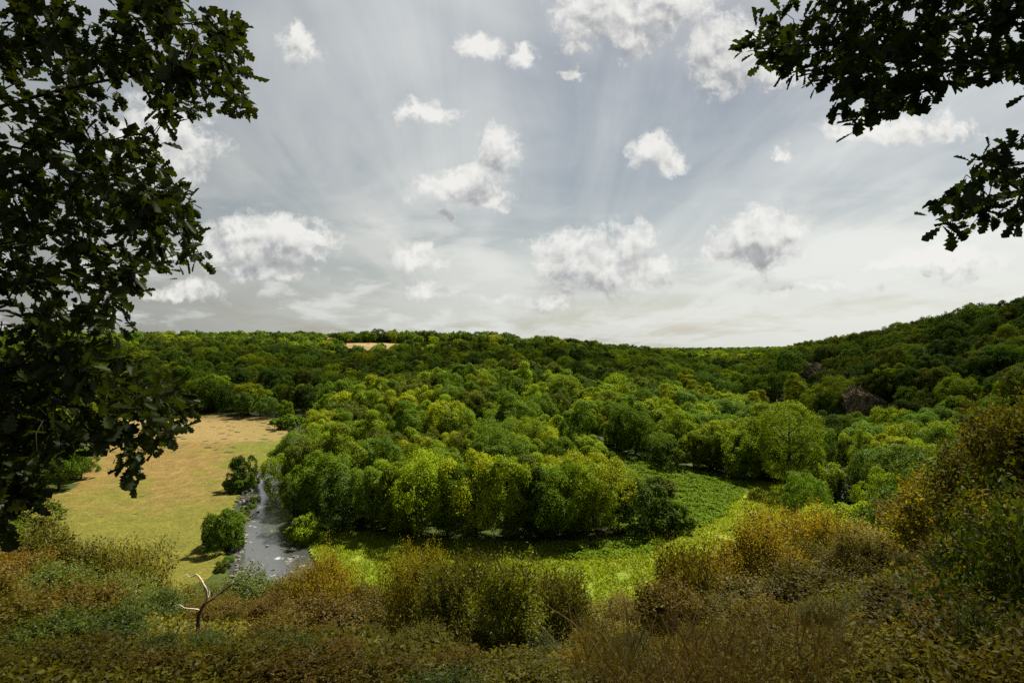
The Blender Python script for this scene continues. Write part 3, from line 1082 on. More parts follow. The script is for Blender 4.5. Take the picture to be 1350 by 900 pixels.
def house(px, d, L, W, Hh, rz, wm, rm, label, z=None):
    x = (px - CX) / F * d
    e = empty('farmhouse', (x, d, h1(x, d) if z is None else z), label, 'house')
    e.rotation_euler.z = rz
    a, b = L / 2, W / 2
    v = [(-a, -b, -1), (a, -b, -1), (a, b, -1), (-a, b, -1), (-a, -b, Hh), (a, -b, Hh), (a, b, Hh), (-a, b, Hh), (-a, 0, Hh + W * .42), (a, 0, Hh + W * .42)]
    f = [(0, 1, 5, 4), (1, 2, 6, 9, 5), (2, 3, 7, 6), (3, 0, 4, 8, 7)]
    wl = link('wall', mesh_from('wall', v, [i for q in f for i in q], [len(q) for q in f], wm), e)
    a2, b2, r = a + .4, b + .5, Hh + W * .42
    rv = []
    for dz in (0.05, 0.35):
        rv += [(-a2, -b2, Hh - .4 + dz), (a2, -b2, Hh - .4 + dz), (a2, 0, r + dz), (-a2, 0, r + dz), (a2, b2, Hh - .4 + dz), (-a2, b2, Hh - .4 + dz)]
    f = [(6, 7, 8, 9), (9, 8, 10, 11), (3, 2, 1, 0), (5, 4, 2, 3), (0, 1, 7, 6), (4, 5, 11, 10), (1, 2, 8, 7), (2, 4, 10, 8), (3, 0, 6, 9), (5, 3, 9, 11)]
    link('roof', mesh_from('roof', rv, [i for q in f for i in q], [4] * len(f), rm), e)
    for k in (-.28, 0, .28):
        link('window', mesh_from('window', [(k * L - .6, -b - .03, 1), (k * L + .6, -b - .03, 1), (k * L + .6, -b - .03, 2.3), (k * L - .6, -b - .03, 2.3)], [0, 1, 2, 3], [4], ROOFS), wl)


house(435, 803, 14, 8, 5, .2, WALLB, ROOFR, 'reddish farmhouse roof on the skyline above the hay meadow')
house(460, 806, 11, 7, 4, -.3, WALLB, ROOFR, 'small red roofed barn beside the skyline stubble field')
house(944, 1500, 18, 9, 6, .1, WALLW, ROOFS, 'tiny white house far up the valley', P(944, 472.5, 1500).z)
house(1012, 1600, 12, 8, 5, .5, WALLW, ROOFS, 'tiny pale house far off at the right of the valley gap', P(1012, 475.5, 1600).z)


# ------------------------------------------------------------------ shrubs of the near slope
def shrub_parts(seed, H, Rr, nshoot, per, ls, tpl, mat, openness=.5, shootlen=.45):
    r = np.random.default_rng(seed)
    d = unit(r.normal(size=(nshoot, 3)) * [1, 1, .8] + [0, 0, .45])
    rad = r.uniform(.35, 1.0, nshoot) ** openness
    lump = 1 + .28 * np.sin(d[:, 0] * 4 + seed) * np.sin(d[:, 1] * 5 + seed * 2) + .15 * np.sin(d[:, 2] * 7 + seed)
    tip = d * (rad * lump)[:, None] * [Rr, Rr, H * .52] + [0, 0, H * .46]
    tip[:, 2] = np.clip(tip[:, 2], .05 * H, None)
    sd = unit(d * .7 + [0, 0, .65] + r.normal(0, .35, d.shape))
    L = shootlen * r.uniform(.6, 1.5, nshoot) * ls / .1
    t = np.tile(np.linspace(.0, 1, per), nshoot)
    i = np.repeat(np.arange(nshoot), per)
    pos = tip[i] + sd[i] * (L[i] * (t - .5))[:, None]
    side = unit(np.cross(sd[i], r.normal(size=(len(i), 3))))
    dirs = unit(side * .9 + sd[i] * .55 + r.normal(0, .25, side.shape))
    nor = unit(r.normal(0, .55, side.shape) + [0, 0, .9] + d[i] * .3)
    sz = ls * r.uniform(.6, 1.3, len(i)) * (1.05 - .35 * t)
    tint = np.clip(np.repeat(r.random(nshoot), per) * .6 + r.random(len(i)) * .4, 0, 1)
    fol = leaf_mesh('foliage', pos, dirs, nor, sz, tpl, mat, tint)
    lines = []
    ns = 9
    for k in range(ns):
        j = r.integers(nshoot)
        e = tip[j]
        b0 = np.array([r.normal(0, .07 * Rr), r.normal(0, .07 * Rr), -.25])
        tt = np.linspace(0, 1, 6)[:, None]
        mid = b0 + (e - b0) * tt
        mid[:, :2] = b0[:2] + (e[:2] - b0[:2]) * tt ** 1.6
        mid += r.normal(0, .012 * H, mid.shape) * tt
        lines.append((mid, np.linspace(.012 * H, .003 * H, 6)))
        for _ in range(5):
            c = mid[r.integers(2, 6)]
            near = np.argsort(np.linalg.norm(tip - c, axis=1) + r.random(nshoot) * .3 * Rr)[:1]
            q = tip[near[0]]
            lines.append((np.linspace(c, q, 3) + r.normal(0, .01 * H, (3, 3)), [.005 * H, .0035 * H, .0015 * H]))
    stem = tubes('stem', lines, TWIG, 4)
    return fol, stem


# kinds: fine-leaved small trees (farther), leafy shrubs (nearer); built at H=3 m
SK = {
    'fine': [(61, 4.2, 2.3, 2500, 7, .145, 'leaf', .5), (62, 3.8, 2.6, 2600, 7, .145, 'leaf', .55), (63, 4.6, 2.0, 2300, 7, .145, 'leaf', .5)],
    'leafy': [(71, 2.6, 1.35, 820, 9, .15, 'leaf', .55), (72, 2.3, 1.5, 860, 9, .14, 'leaf', .55), (73, 2.9, 1.2, 800, 9, .155, 'leaf', .55)],
    'low': [(81, 1.2, 1.0, 520, 8, .115, 'leaf', .6), (82, 1.4, .9, 520, 8, .11, 'leaf', .6)],
    'broad': [(91, 2.0, 1.2, 480, 7, .135, 'leaf', .6)],
}
_sc = {}


def shrub_mesh(kind, v, tint):
    k = (kind, v)
    if k not in _sc:
        seed, H, Rr, ns, per, ls, tpl, op = SK[kind][v]
        _sc[k] = shrub_parts(seed, H, Rr, ns, per, ls, tpl, SHR['olive'], op)
    kt = k + (tint,)
    if kt not in _sc:
        me = _sc[k][0].copy()
        me.materials.clear()
        me.materials.append(SHR[tint])
        _sc[kt] = me
    return _sc[kt], _sc[k][1]


def shrub(px, py, d, wpx, kind, tint, label, group=None, v=None, name='shrub'):
    v = random.randrange(len(SK[kind])) if v is None else v
    x = (px - CX) / F * d
    g = h1(x, d)
    top = EYE + (HOR - py) / F * d
    H, Rr = SK[kind][v][1], SK[kind][v][2]
    hgt_ = max(top - g + .1, .45)
    sz = hgt_ / H
    sx = (wpx / 2 / F * d) / Rr
    sx = min(max(sx, sz * .58), sz * 1.9)
    e = empty(name, (x, d, g - .1), label, 'shrub', group)
    e.rotation_euler.z = random.uniform(0, 6.28)
    e.scale = (sx, sx, sz)
    fo, st = shrub_mesh(kind, v, tint)
    link('foliage', fo, e)
    link('stem', st, e)
    return e


S_ = lambda px: float(np.interp(px, SX, SY))
UN = [
    # px, top, depth, width, kind, tint, label
    (480, 768, 33, 70, 'fine', 'olive', 'olive shrub before the bright meadow, right of the yellow leaved sapling'),
    (425, 728, 33, 60, 'fine', 'golden', 'yellow leaved sapling in front of the river mouth by the meadow'),
    (553, 714, 22, 60, 'fine', 'golden', 'slender golden shrub standing up before the meadow centre'),
    (590, 748, 15, 84, 'leafy', 'lime', 'leafy yellow green shrub below the slender golden one'),
    (628, 738, 17, 74, 'leafy', 'olive', 'olive shrub between two yellow green ones in the near thicket'),
    (672, 742, 14, 90, 'leafy', 'lime', 'glossy yellow green shrub at the middle of the near thicket'),
    (735, 756, 17, 90, 'leafy', 'olive', 'olive shrub right of the glossy yellow green one'),
    (826, 786, 30, 84, 'fine', 'olive', 'low olive bush at the near edge of the bright meadow, above the dry grass'),
    (905, 722, 22, 46, 'leafy', 'olive', 'thin dark sapling silhouetted against the bright meadow'),
    (1000, 680, 26, 110, 'fine', 'golden', 'golden bush nearest the right end of the bright meadow'),
    (1075, 664, 30, 110, 'fine', 'golden', 'golden brown bush below the dark river'),
    (880, 770, 17, 90, 'leafy', 'brown', 'brown shrub at the foot of the thin dark sapling'),
    (1352, 522, 14, 130, 'leafy', 'olive', 'tall olive bush rising at the right edge of the view'),
    (1292, 588, 16, 120, 'leafy', 'olive', 'olive bush on the bank left below the tall one at the right edge'),
    (1236, 636, 19, 120, 'leafy', 'golden', 'golden olive bush halfway up the bank towards the right edge'),
    (1335, 650, 7, 150, 'broad', 'green', 'broad leaved green bush at the right edge of the view'),
    (1325, 800, 5.2, 150, 'broad', 'green', 'low broad leaved plant in the bottom right corner'),
    (1140, 700, 24, 100, 'fine', 'brown', 'rusty bush right of the golden brown one'),
    (325, 755, 34, 110, 'fine', 'green', 'rounded green bush hiding the near end of the river'),
    (375, 765, 33, 90, 'fine', 'olive', 'olive bush between river and yellow leaved sapling'),
    (160, 712, 38, 110, 'fine', 'olive', 'domed olive bush topping the left thicket below the hay meadow'),
    (60, 690, 36, 130, 'fine', 'olive', 'dense olive bush under the tips of the left oak'),
    (258, 834, 20, 70, 'leafy', 'olive', 'olive shrub hiding the foot of the dead tree'),
    (370, 868, 9, 130, 'low', 'green', 'fresh green bramble at the bottom edge below the dead tree'),
]
for px, py, d, w, k, tn, lb in UN:
    shrub(px, py, d, w, k, tn, lb)


def zone_label(px, lay, tn):
    where = ('at the far left under the oak' if px < 130 else 'left of the dead tree' if px < 235 else 'just right of the dead tree' if px < 420 else
             'in the middle of the near thicket' if px < 780 else 'below the bright meadow' if px < 960 else 'on the slope below the golden bushes' if px < 1180 else 'on the bank at the right edge')
    row = ['in the topmost row', 'in the second row down', 'in the middle row', 'in a low row', 'in the row above the bottom', 'in the bottom row'][lay]
    return f'{tn} shrub {where}, {row}'


for lay, (dep, frac, step, w, kind) in enumerate([(36, .02, 70, 118, 'fine'), (29, .16, 70, 124, 'fine'), (21, .32, 66, 130, 'leafy'), (14, .48, 72, 165, 'leafy'), (9.5, .66, 80, 200, 'leafy'), (6.8, .83, 100, 240, 'low')]):
    px = -40 + 30 * (lay % 2)
    while px < 1400:
        a = px + random.uniform(-16, 16)
        s = S_(a)
        d = dep * random.uniform(.92, 1.1)
        if a > 1180:
            d *= np.interp(a, [1180, 1350], [.85, .55])
        py = s + (905 - s) * frac + random.uniform(4, 26)
        u = random.random()
        if a < 480:
            tn = 'olive' if u < .5 else 'green' if u < .72 else 'brown'
        elif a < 800:
            tn = 'olive' if u < .55 else 'green' if u < .75 else 'brown' if u < .92 else 'golden'
        else:
            tn = 'brown' if u < .30 else 'olive' if u < .82 else 'golden' if u < .9 else 'green'
        skip = (lay == 0 and any(abs(a - q) < 34 for q in (425, 553, 1000, 1075, 905, 160, 60))) or (lay >= 2 and 200 < a < 310 and dep > 12 and py < 850 and dep < 25)
        if not skip:
            shrub(a, py, d, w * random.uniform(.85, 1.2), kind, tn, zone_label(a, lay, tn), 'shrubs of the near slope')
        px += step

# low leaves and brambles that cover the ground of the near slope
n = 230000
gd = 4 + 62 * rng.random(n) ** 1.6
x = rng.uniform(-1.0, 1.02, n) * gd
z = hgt(x, gd)
up = .02 + .28 * np.clip(.5 + vnoise(x, gd, 3.0, 61), 0, 1.4) * rng.random(n)
pos = np.stack([x, gd, z + up], 1)
dr = unit(rng.normal(size=pos.shape) * [1, 1, .5] + [0, 0, .2])
tag(link('undergrowth', leaf_mesh('undergrowth', pos, dr, unit(rng.normal(0, .5, pos.shape) + [0, 0, .8]), rng.uniform(.6, 1.4, n) * (.05 + .0045 * gd), 'leaf', SHR['olive'])),
    'low brown green leaves covering the ground between the shrubs', 'undergrowth', kind='stuff')

# tall dry grass of the near slope
DRY = foliage('dry_grass', (0.10, 0.072, 0.018), 0.3, 0.015, 0.1, 0.03)
n = 3600
gxp = rng.uniform(760, 1130, n)
gd = rng.uniform(4.5, 12, n)
x = (gxp - CX) / F * gd
base = np.stack([x, gd, hgt(x, gd)], 1)
keep = vnoise(x * 1.0, gd, 2.2, 41) > -.25
base = base[keep]
V, Fc, ct, tv = [], [], [], []
off = 0
for b in base:
    L = rng.uniform(.6, 1.5)
    lean = rng.normal(0, .28, 2)
    az = rng.uniform(0, PI)
    w = rng.uniform(.002, .004)
    wv = np.array([math.cos(az), math.sin(az), 0]) * w
    ts = np.array([0, .3, .6, .85, 1])
    pts = b + np.stack([lean[0] * ts ** 2 * L, lean[1] * ts ** 2 * L, L * (ts - .12 * ts ** 3)], 1)
    head = rng.random() < .25
    ws = np.array([1, .9, .7, 2.6 if head else .45, .2])[:, None]
    V += [pts - wv * ws, pts + wv * ws]
    for k in range(4):
        Fc += [off + k, off + k + 1, off + 5 + k + 1, off + 5 + k]
        ct.append(4)
    tv += [rng.random()] * 10
    off += 10
tag(link('dry_grass', mesh_from('dry_grass', np.concatenate(V), Fc, ct, DRY, {'tint': tv})), 'tall dry grass stalks among the shrubs of the near slope', 'grass', kind='stuff')

# ------------------------------------------------------------------ dead tree
dd = 23.0
base = P(258, 850, dd)
snag = empty('dead_tree', (base.x, dd, h1(base.x, dd)), 'bare bleached dead tree with three crooked limbs', 'tree')
so = np.array(snag.location)


def sn(pts, dy=None):
    return [np.array(P(a, b, dd + (dy[i] if dy else 0))) - so for i, (a, b) in enumerate(pts)]


foot = np.array([0, 0, -.3])
tr = [foot] + sn([(259, 848), (260, 838), (261.5, 823), (262, 812), (265, 803), (271, 794)])
link('trunk', tubes('trunk', [(smooth_line(np.array(tr), 4), np.linspace(.11, .055, 25) * (1 + .12 * np.sin(np.arange(25) * 1.7)))], DARKWOOD, 9), snag)
limbs = [
    ([(270, 795), (273, 788), (272, 777), (269, 771), (264, 762), (259, 757), (256, 758.5), (250, 760.5), (245.5, 756)], .075, .018, PALEWOOD, [0, -.1, -.2, -.2, -.1, 0, .1, .2, .3]),
    ([(270, 795), (280, 789), (290, 781), (300, 774), (306, 768)], .085, .05, DARKWOOD, [0, .1, .3, .4, .5]),
    ([(304, 770.5), (306, 768), (308, 765)], .052, .03, PALEWOOD, [.47, .5, .55]),
    ([(264, 805), (260, 803), (252, 802), (243, 801), (239, 798), (234, 797), (229, 800)], .055, .016, PALEWOOD, [0, -.1, -.2, -.3, -.3, -.2, -.2]),
    ([(273, 790), (274, 783), (273, 777)], .03, .012, PALEWOOD, [0, -.1, -.1]),
    ([(274, 788), (276.5, 782), (276, 778)], .025, .01, PALEWOOD, [0, .1, .2]),
]
for pts, r0, r1, mt, dy in limbs:
    q = smooth_line(np.array(sn(pts, dy)), 4)
    rr = .68 * np.linspace(r0, r1, len(q)) * (1 + .15 * np.sin(np.arange(len(q)) * 1.9))
    link('limb', tubes('limb', [(q, rr)], mt, 8), snag)


# ------------------------------------------------------------------ the two oaks that frame the view
def oak(name, label, trunk_xy, trunk_r, trunk_h, seeds, tips, leafn, seed):
    """seeds: limb polylines (world). tips: array of twig-end points. Tips join the nearest limb or twig."""
    r = np.random.default_rng(seed)
    x0, y0 = trunk_xy
    g = h1(x0, y0)
    e = empty(name, (x0, y0, g), label, 'tree')
    O = np.array([x0, y0, g])
    nodes, parent, dist = [], [], []

    def add(p, par):
        nodes.append(np.array(p, float))
        parent.append(par)
        dist.append(0 if par < 0 else dist[par] + np.linalg.norm(nodes[-1] - nodes[par]))
        return len(nodes) - 1
    k = -1
    tn = []
    for t in np.linspace(0, 1, 14):
        k = add((x0 + .25 * math.sin(t * 3), y0 + .2 * math.sin(t * 4 + 1), g - .4 + t * trunk_h), k)
        tn.append(k)
    for line in seeds:
        line = smooth_line(np.array([tuple(p) for p in line]), 5)
        k = tn[int(np.argmin([np.linalg.norm(nodes[i] - line[0]) for i in tn]))]
        for p in line:
            k = add(p, k)
    tips = sorted(tips, key=lambda p: np.linalg.norm(np.array(p) - nodes[tn[-1]] * [1, 1, 1]))
    tipn = []
    for p in tips:
        A = np.array(nodes)
        dd_ = np.linalg.norm(A - p, axis=1) + 0.12 * np.array(dist)
        dd_[:len(tn)] += 3
        k = int(np.argmin(dd_))
        a = A[k]
        L = np.linalg.norm(p - a)
        m = max(2, int(L / .16))
        sag = np.array([0, 0, .10 * L])
        pk = k
        for t in np.linspace(0, 1, m + 1)[1:]:
            q = a + (p - a) * t + sag * math.sin(PI * t) + (r.normal(0, .018, 3) if t < 1 else 0)
            pk = add(q, pk)
        tipn.append(pk)
    n_ = len(nodes)
    load = np.zeros(n_)
    for i in range(n_ - 1, -1, -1):
        if load[i] == 0:
            load[i] = 1
        if parent[i] >= 0:
            load[parent[i]] += load[i]
    kids = [[] for _ in range(n_)]
    for i, p in enumerate(parent):
        if p >= 0:
            kids[p].append(i)
    rad = np.clip(.0026 * load ** .44, .0026, trunk_r * .5)
    lines_tr, lines_br = [], []
    nt = len(tn)
    q = np.array([nodes[i] for i in tn]) - O
    tl = np.linspace(1.25, .55, nt) * trunk_r
    tl[0] *= 1.3
    link('trunk', tubes('trunk', [(q, tl)], BARK, 14), e)
    done = set(tn)
    for i in range(n_):
        if i in done or parent[i] < 0:
            continue
        ch = [parent[i]]
        j = i
        while True:
            ch.append(j)
            done.add(j)
            nx = [c for c in kids[j] if c not in done]
            if not nx:
                break
            j = max(nx, key=lambda c: load[c])
        rr = np.array([min(rad[c], rad[ch[1]]) for c in ch])
        lines_br.append((np.array([nodes[c] for c in ch]) - O, rr))
    link('branches', tubes('branches', lines_br, BARK, 6), e)
    # leaves: rosettes at the twig ends, sparser ones back along the twigs
    pos, dirs, nor, sz = [], [], [], []
    for k in tipn:
        d = unit(nodes[k] - nodes[parent[k]])
        cl = r.integers(leafn[0], leafn[1])
        chain = [k, parent[k], parent[parent[k]]]
        for m in range(cl):
            c = chain[0] if m < cl * .55 else chain[1] if m < cl * .8 else chain[2]
            p = nodes[c] + r.normal(0, .028, 3)
            v = unit(d * .7 + r.normal(0, .7, 3) + [0, 0, -.12])
            pos.append(p)
            dirs.append(v)
            nor.append(unit(r.normal(0, .6, 3) + [0, 0, .8]))
            sz.append(r.uniform(.07, .135))
    fo = leaf_mesh('foliage', np.array(pos) - O, np.array(dirs), np.array(nor), np.array(sz), 'oak', OAKLEAF)
    link('foliage', fo, e)
    return e


def tips_in(poly, d0, d1, spacing, seed, layers, thin=0.0, deepfn=None):
    r = np.random.default_rng(seed)
    xs, ys = zip(*poly)
    out = []
    for _ in range(layers):
        s = spacing
        for a in np.arange(min(xs), max(xs), s):
            for b in np.arange(min(ys), max(ys), s):
                p, q = a + r.uniform(-.5, .5) * s, b + r.uniform(-.5, .5) * s
                if inpoly(np.array([p]), np.array([q]), poly)[0] and r.random() > thin and vnoise(np.array([p]), np.array([q]), 95, seed)[0] > -.58:
                    d = r.uniform(d0, d1)
                    out.append(np.array(P(p, q, d)))
    return out


LP = [(-420, -260), (240, -260), (262, -20), (312, 25), (325, 45), (322, 95), (338, 145), (290, 160), (250, 150), (205, 178), (190, 195), (218, 225), (255, 270), (268, 300), (272, 335), (240, 345), (205, 380), (172, 395),
      (165, 430), (128, 452), (172, 475), (232, 492), (258, 540), (232, 582), (205, 590), (188, 610), (168, 628), (140, 600), (70, 600), (45, 640), (18, 680), (0, 700), (-60, 690), (-420, 640)]
ltips = tips_in(LP, 3.0, 5.8, 29, 3, 3, .18) + tips_in([(-60, 470), (60, 470), (110, 560), (60, 630), (20, 690), (0, 715), (-60, 715)], 3.2, 4.6, 26, 9, 2, .1)
lseeds = [[P(-560, 330, 3.6), P(-300, 250, 3.8), P(-60, 160, 4.0), P(120, 110, 4.1), P(270, 90, 4.2)],
          [P(-560, 380, 3.6), P(-280, 360, 4.2), P(-40, 330, 4.6), P(110, 300, 4.4), P(215, 310, 4.3)],
          [P(-560, 520, 3.5), P(-250, 560, 3.6), P(0, 578, 3.7), P(95, 575, 3.8), P(170, 540, 3.8)],
          [P(-560, 200, 3.8), P(-300, 50, 4.4), P(-50, -40, 4.8), P(150, -60, 4.6)],
          [P(-560, 450, 4.0), P(-300, 460, 4.8), P(-60, 450, 5.0), P(110, 420, 4.8)]]
oak('oak_tree', 'dark oak hanging over the left side of the view', (P(-560, 0, 3.6).x - .2, 3.5), .34, 9.0, lseeds, ltips, (11, 19), 5)

RP1 = [(972, 76), (975, 58), (998, 44), (990, 30), (1015, 18), (1040, 5), (1060, -60), (1100, -200), (1750, -260), (1750, 120), (1400, 128), (1345, 112), (1290, 98), (1240, 118), (1205, 140), (1165, 150), (1120, 168), (1098, 172), (1108, 140), (1120, 112),
       (1075, 108), (1040, 106), (1000, 98)]
RP2 = [(1222, 300), (1228, 268), (1262, 240), (1290, 232), (1290, 190), (1340, 178), (1420, 150), (1750, 160), (1750, 330), (1400, 330), (1330, 305), (1265, 306)]
rtips = tips_in(RP1, 3.0, 4.6, 27, 13, 2, .15) + tips_in([(a, b) for a, b in RP1], 3.4, 5.2, 40, 15, 1, .3) + tips_in(RP2, 3.2, 4.6, 28, 14, 2, .15)
rseeds = [[P(1900, 150, 3.4), P(1650, 60, 3.7), P(1450, 20, 3.9), P(1340, 20, 3.9), P(1240, 35, 3.8), P(1120, 55, 3.8), P(1030, 62, 3.7), P(985, 68, 3.7)],
          [P(1900, 180, 3.4), P(1600, 120, 3.9), P(1400, 85, 4.1), P(1290, 100, 4.0), P(1190, 130, 3.9)],
          [P(1900, 260, 3.4), P(1650, 260, 3.6), P(1450, 245, 3.8), P(1320, 255, 3.9), P(1260, 280, 3.9)]]
oak('oak_tree', 'oak reaching dark branches in from the upper right', (P(1900, 0, 3.4).x + .2, 3.4), .3, 7.5, rseeds, rtips, (9, 15), 6)

# ------------------------------------------------------------------ sun, sky
SUN_AZ, SUN_EL = 38.0, 57.0      # degrees right of the view direction (+Y), and up
S = Vector((math.sin(R(SUN_AZ)) * math.cos(R(SUN_EL)), math.cos(R(SUN_AZ)) * math.cos(R(SUN_EL)), math.sin(R(SUN_EL))))
sl = bpy.data.lights.new('sun', 'SUN')
sl.energy = 5.0
sl.angle = R(0.5)
sl.color = (1.0, 0.94, 0.80)
so_ = bpy.data.objects.new('sun', sl)
C.objects.link(so_)
so_.rotation_euler = S.to_track_quat('Z', 'Y').to_euler()
so_.location = S * 500

# unseen clouds added above the frame to shade the near slope and hillsides
def shade_cloud(target, alt, rx, ry, rz, seed, dens):
    import bmesh
    c = Vector(target) + S * ((alt - target[2]) / S.z)
    m, t, out = material('shade_cloud_vapour')
    pv = t.n('ShaderNodeVolumePrincipled')
    pv.inputs['Color'].default_value = (.95, .95, .95, 1)
    pv.inputs['Density'].default_value = dens
    t.link(pv.outputs[0], out.inputs['Volume'])
    bm = bmesh.new()
    bmesh.ops.create_icosphere(bm, subdivisions=5, radius=1)
    r = np.random.default_rng(seed)
    A = r.normal(size=(14, 3))
    ph = r.random(14) * 6
    for v in bm.verts:
        q = np.array(v.co)
        k = 1 + sum(.30 / (1 + .35 * i) * math.sin(float(A[i] @ q) * (1.4 + .45 * i) + ph[i]) for i in range(14)) * .42
        v.co = Vector((q[0] * rx * k, q[1] * ry * k, q[2] * rz * k * (1 if q[2] > 0 else .5)))
    me = bpy.data.meshes.new('shade_cloud')
    bm.to_mesh(me)
    bm.free()
    me.materials.append(m)
    o = link('shade_cloud', me, None, c)
    return tag(o, kind='structure')


shade_cloud((4, 0, 36), 1500, 64, 17, 60, 3, .020)
shade_cloud((300, 330, 40), 1700, 170, 170, 110, 4, .0052)
shade_cloud((-40, 480, 25), 1900, 330, 165, 90, 5, .0062)
shade_cloud((190, 760, 15), 2000, 190, 200, 90, 6, .0060)

w = bpy.data.worlds.new('World')
sc.world = w
w.use_nodes = True
w.node_tree.nodes.clear()
t = NT(w.node_tree)
out = t.n('ShaderNodeOutputWorld')
bg = t.n('ShaderNodeBackground')
bg.inputs[1].default_value = 0.05
skyt = t.n('ShaderNodeTexSky', sky_type='NISHITA')
skyt.sun_disc = False
skyt.sun_elevation = R(SUN_EL)
skyt.sun_rotation = R(SUN_AZ)
skyt.air_density = 1.0
skyt.dust_density = 1.5
skyt.ozone_density = 1.0
tc = t.n('ShaderNodeTexCoord')
D = tc.outputs['Generated']
sx = t.n('ShaderNodeSeparateXYZ')
t.link(D, sx.inputs[0])
X, Y, Z = sx.outputs
Yc = t.m('MAXIMUM', Y, 0.08)
u = t.m('DIVIDE', X, Yc)
v = t.m('DIVIDE', Z, Yc)
cxyz = t.n('ShaderNodeCombineXYZ')
t.link(u, cxyz.inputs[0])
t.link(v, cxyz.inputs[1])
UV = cxyz.outputs[0]

# individual cumulus: centre and radii (plan pixels): px, py, rx, r_up, r_down, weight
CUM = [(598, 252, 52, 36, 26, 1.0), (628, 232, 34, 36, 34, 1.0), (655, 200, 30, 32, 36, .95), (640, 262, 36, 20, 18, .9), (584, 290, 22, 10, 10, .7),
       (745, 338, 62, 34, 46, 1.0), (830, 325, 34, 34, 60, 1.0), (800, 352, 88, 44, 46, 1.05), (865, 352, 40, 30, 30, .8),
       (1003, 320, 62, 48, 36, 1.1), (960, 336, 50, 22, 24, .75),
       (355, 322, 92, 42, 34, 1.0), (300, 322, 60, 26, 34, .62), (420, 318, 36, 26, 24, .8), (868, 198, 36, 34, 34, .85), (885, 215, 28, 14, 16, .7),
       (635, 64, 34, 22, 20, .9), (692, 75, 22, 24, 22, .8), (790, 20, 60, 50, 42, 1.1), (830, 48, 36, 40, 36, .9), (752, 66, 26, 20, 16, .65), (752, 98, 18, 14, 14, .6), (880, 20, 80, 50, 34, .9),
       (960, 70, 70, 60, 60, .85), (1010, 100, 60, 40, 24, .75), (560, 155, 62, 20, 22, .75), (395, 62, 34, 38, 34, .85), (205, 195, 90, 70, 60, .9),
       (545, 340, 52, 22, 24, .7), (560, 385, 60, 16, 22, .55), (1245, 342, 110, 20, 26, .8), (1190, 172, 120, 22, 24, .8), (1262, 178, 26, 20, 18, .7),
       (235, 385, 110, 20, 18, .5), (1035, 198, 22, 12, 14, .6), (1180, 345, 50, 16, 16, .6), (720, 395, 110, 12, 14, .5), (1060, 380, 130, 10, 12, .5), (340, 360, 90, 18, 16, .7)]

grp = bpy.data.node_groups.new('cumulus_field', 'ShaderNodeTree')
grp.interface.new_socket('P', in_out='INPUT', socket_type='NodeSocketVector')
grp.interface.new_socket('Density', in_out='OUTPUT', socket_type='NodeSocketFloat')
g = NT(grp)
gi, go = g.n('NodeGroupInput'), g.n('NodeGroupOutput')
Pin = gi.outputs[0]
wn = g.n('ShaderNodeTexNoise', noise_dimensions='2D')
g.link(Pin, wn.inputs['Vector'])
wn.inputs['Scale'].default_value = 13
wn.inputs['Detail'].default_value = 4
wn.inputs['Roughness'].default_value = .6
PW = g.vm('MULTIPLY_ADD', wn.outputs['Color'], (.07, .07, 0))
g.link(Pin, PW.node.inputs[2])
acc = None
for cx_, cy_, rx, ru, rd, wt in CUM:
    rx, ry = rx * 1.18, (ru + rd) / 2 * 1.2
    cu, cv = (cx_ - CX) / F + .035, (HOR - cy_ + (ru - rd) / 2) / F + .035
    q = g.vm('MULTIPLY_ADD', PW, (F / rx, F / ry, 0))
    q.node.inputs[2].default_value = (-cu * F / rx, -cv * F / ry, 0)
    q = g.vm('LENGTH', q)
    if wt < .95:
        q = g.m('ADD', q, .62 * (1 - wt))
    acc = q if acc is None else g.m('MINIMUM', acc, q)
bill = g.noise(Pin, 22, 8, .62, dim='2D')
ridge = g.m('ABSOLUTE', g.m('SUBTRACT', g.noise(PW, 34, 4, .55, dim='2D'), .5))
dens = g.m('ADD', g.m('SUBTRACT', 1.0, acc), g.m('ADD', g.m('MULTIPLY', g.m('SUBTRACT', bill, .5), 1.0), g.m('SUBTRACT', .07, g.m('MULTIPLY', ridge, 1.0))))
g.link(dens, go.inputs[0])


def field(vec):
    x = t.n('ShaderNodeGroup')
    x.node_tree = grp
    t.link(vec, x.inputs[0])
    return x.outputs[0]


d0 = field(UV)
d2 = field(t.vm('ADD', UV, (0.006, 0.042, 0)))
alpha = t.m('MULTIPLY', t.sstep(d0, 0.0, 0.56), t.sstep(Y, 0.08, 0.2))
thick = t.sstep(d0, 0.25, 1.0)
n0 = t.noise(UV, 24, 3, .5, .25, dim='2D')
n1 = t.noise(t.vm('ADD', UV, (0.006, 0.014, 0)), 24, 3, .5, .25, dim='2D')
lit = t.m('ADD', t.m('MULTIPLY', t.m('SUBTRACT', d0, d2), 0.62), t.m('SUBTRACT', 0.66, t.m('MULTIPLY', thick, 0.34)))
lit = t.m('ADD', lit, t.m('MULTIPLY', t.m('SUBTRACT', n0, n1), 1.1), clamp=True)

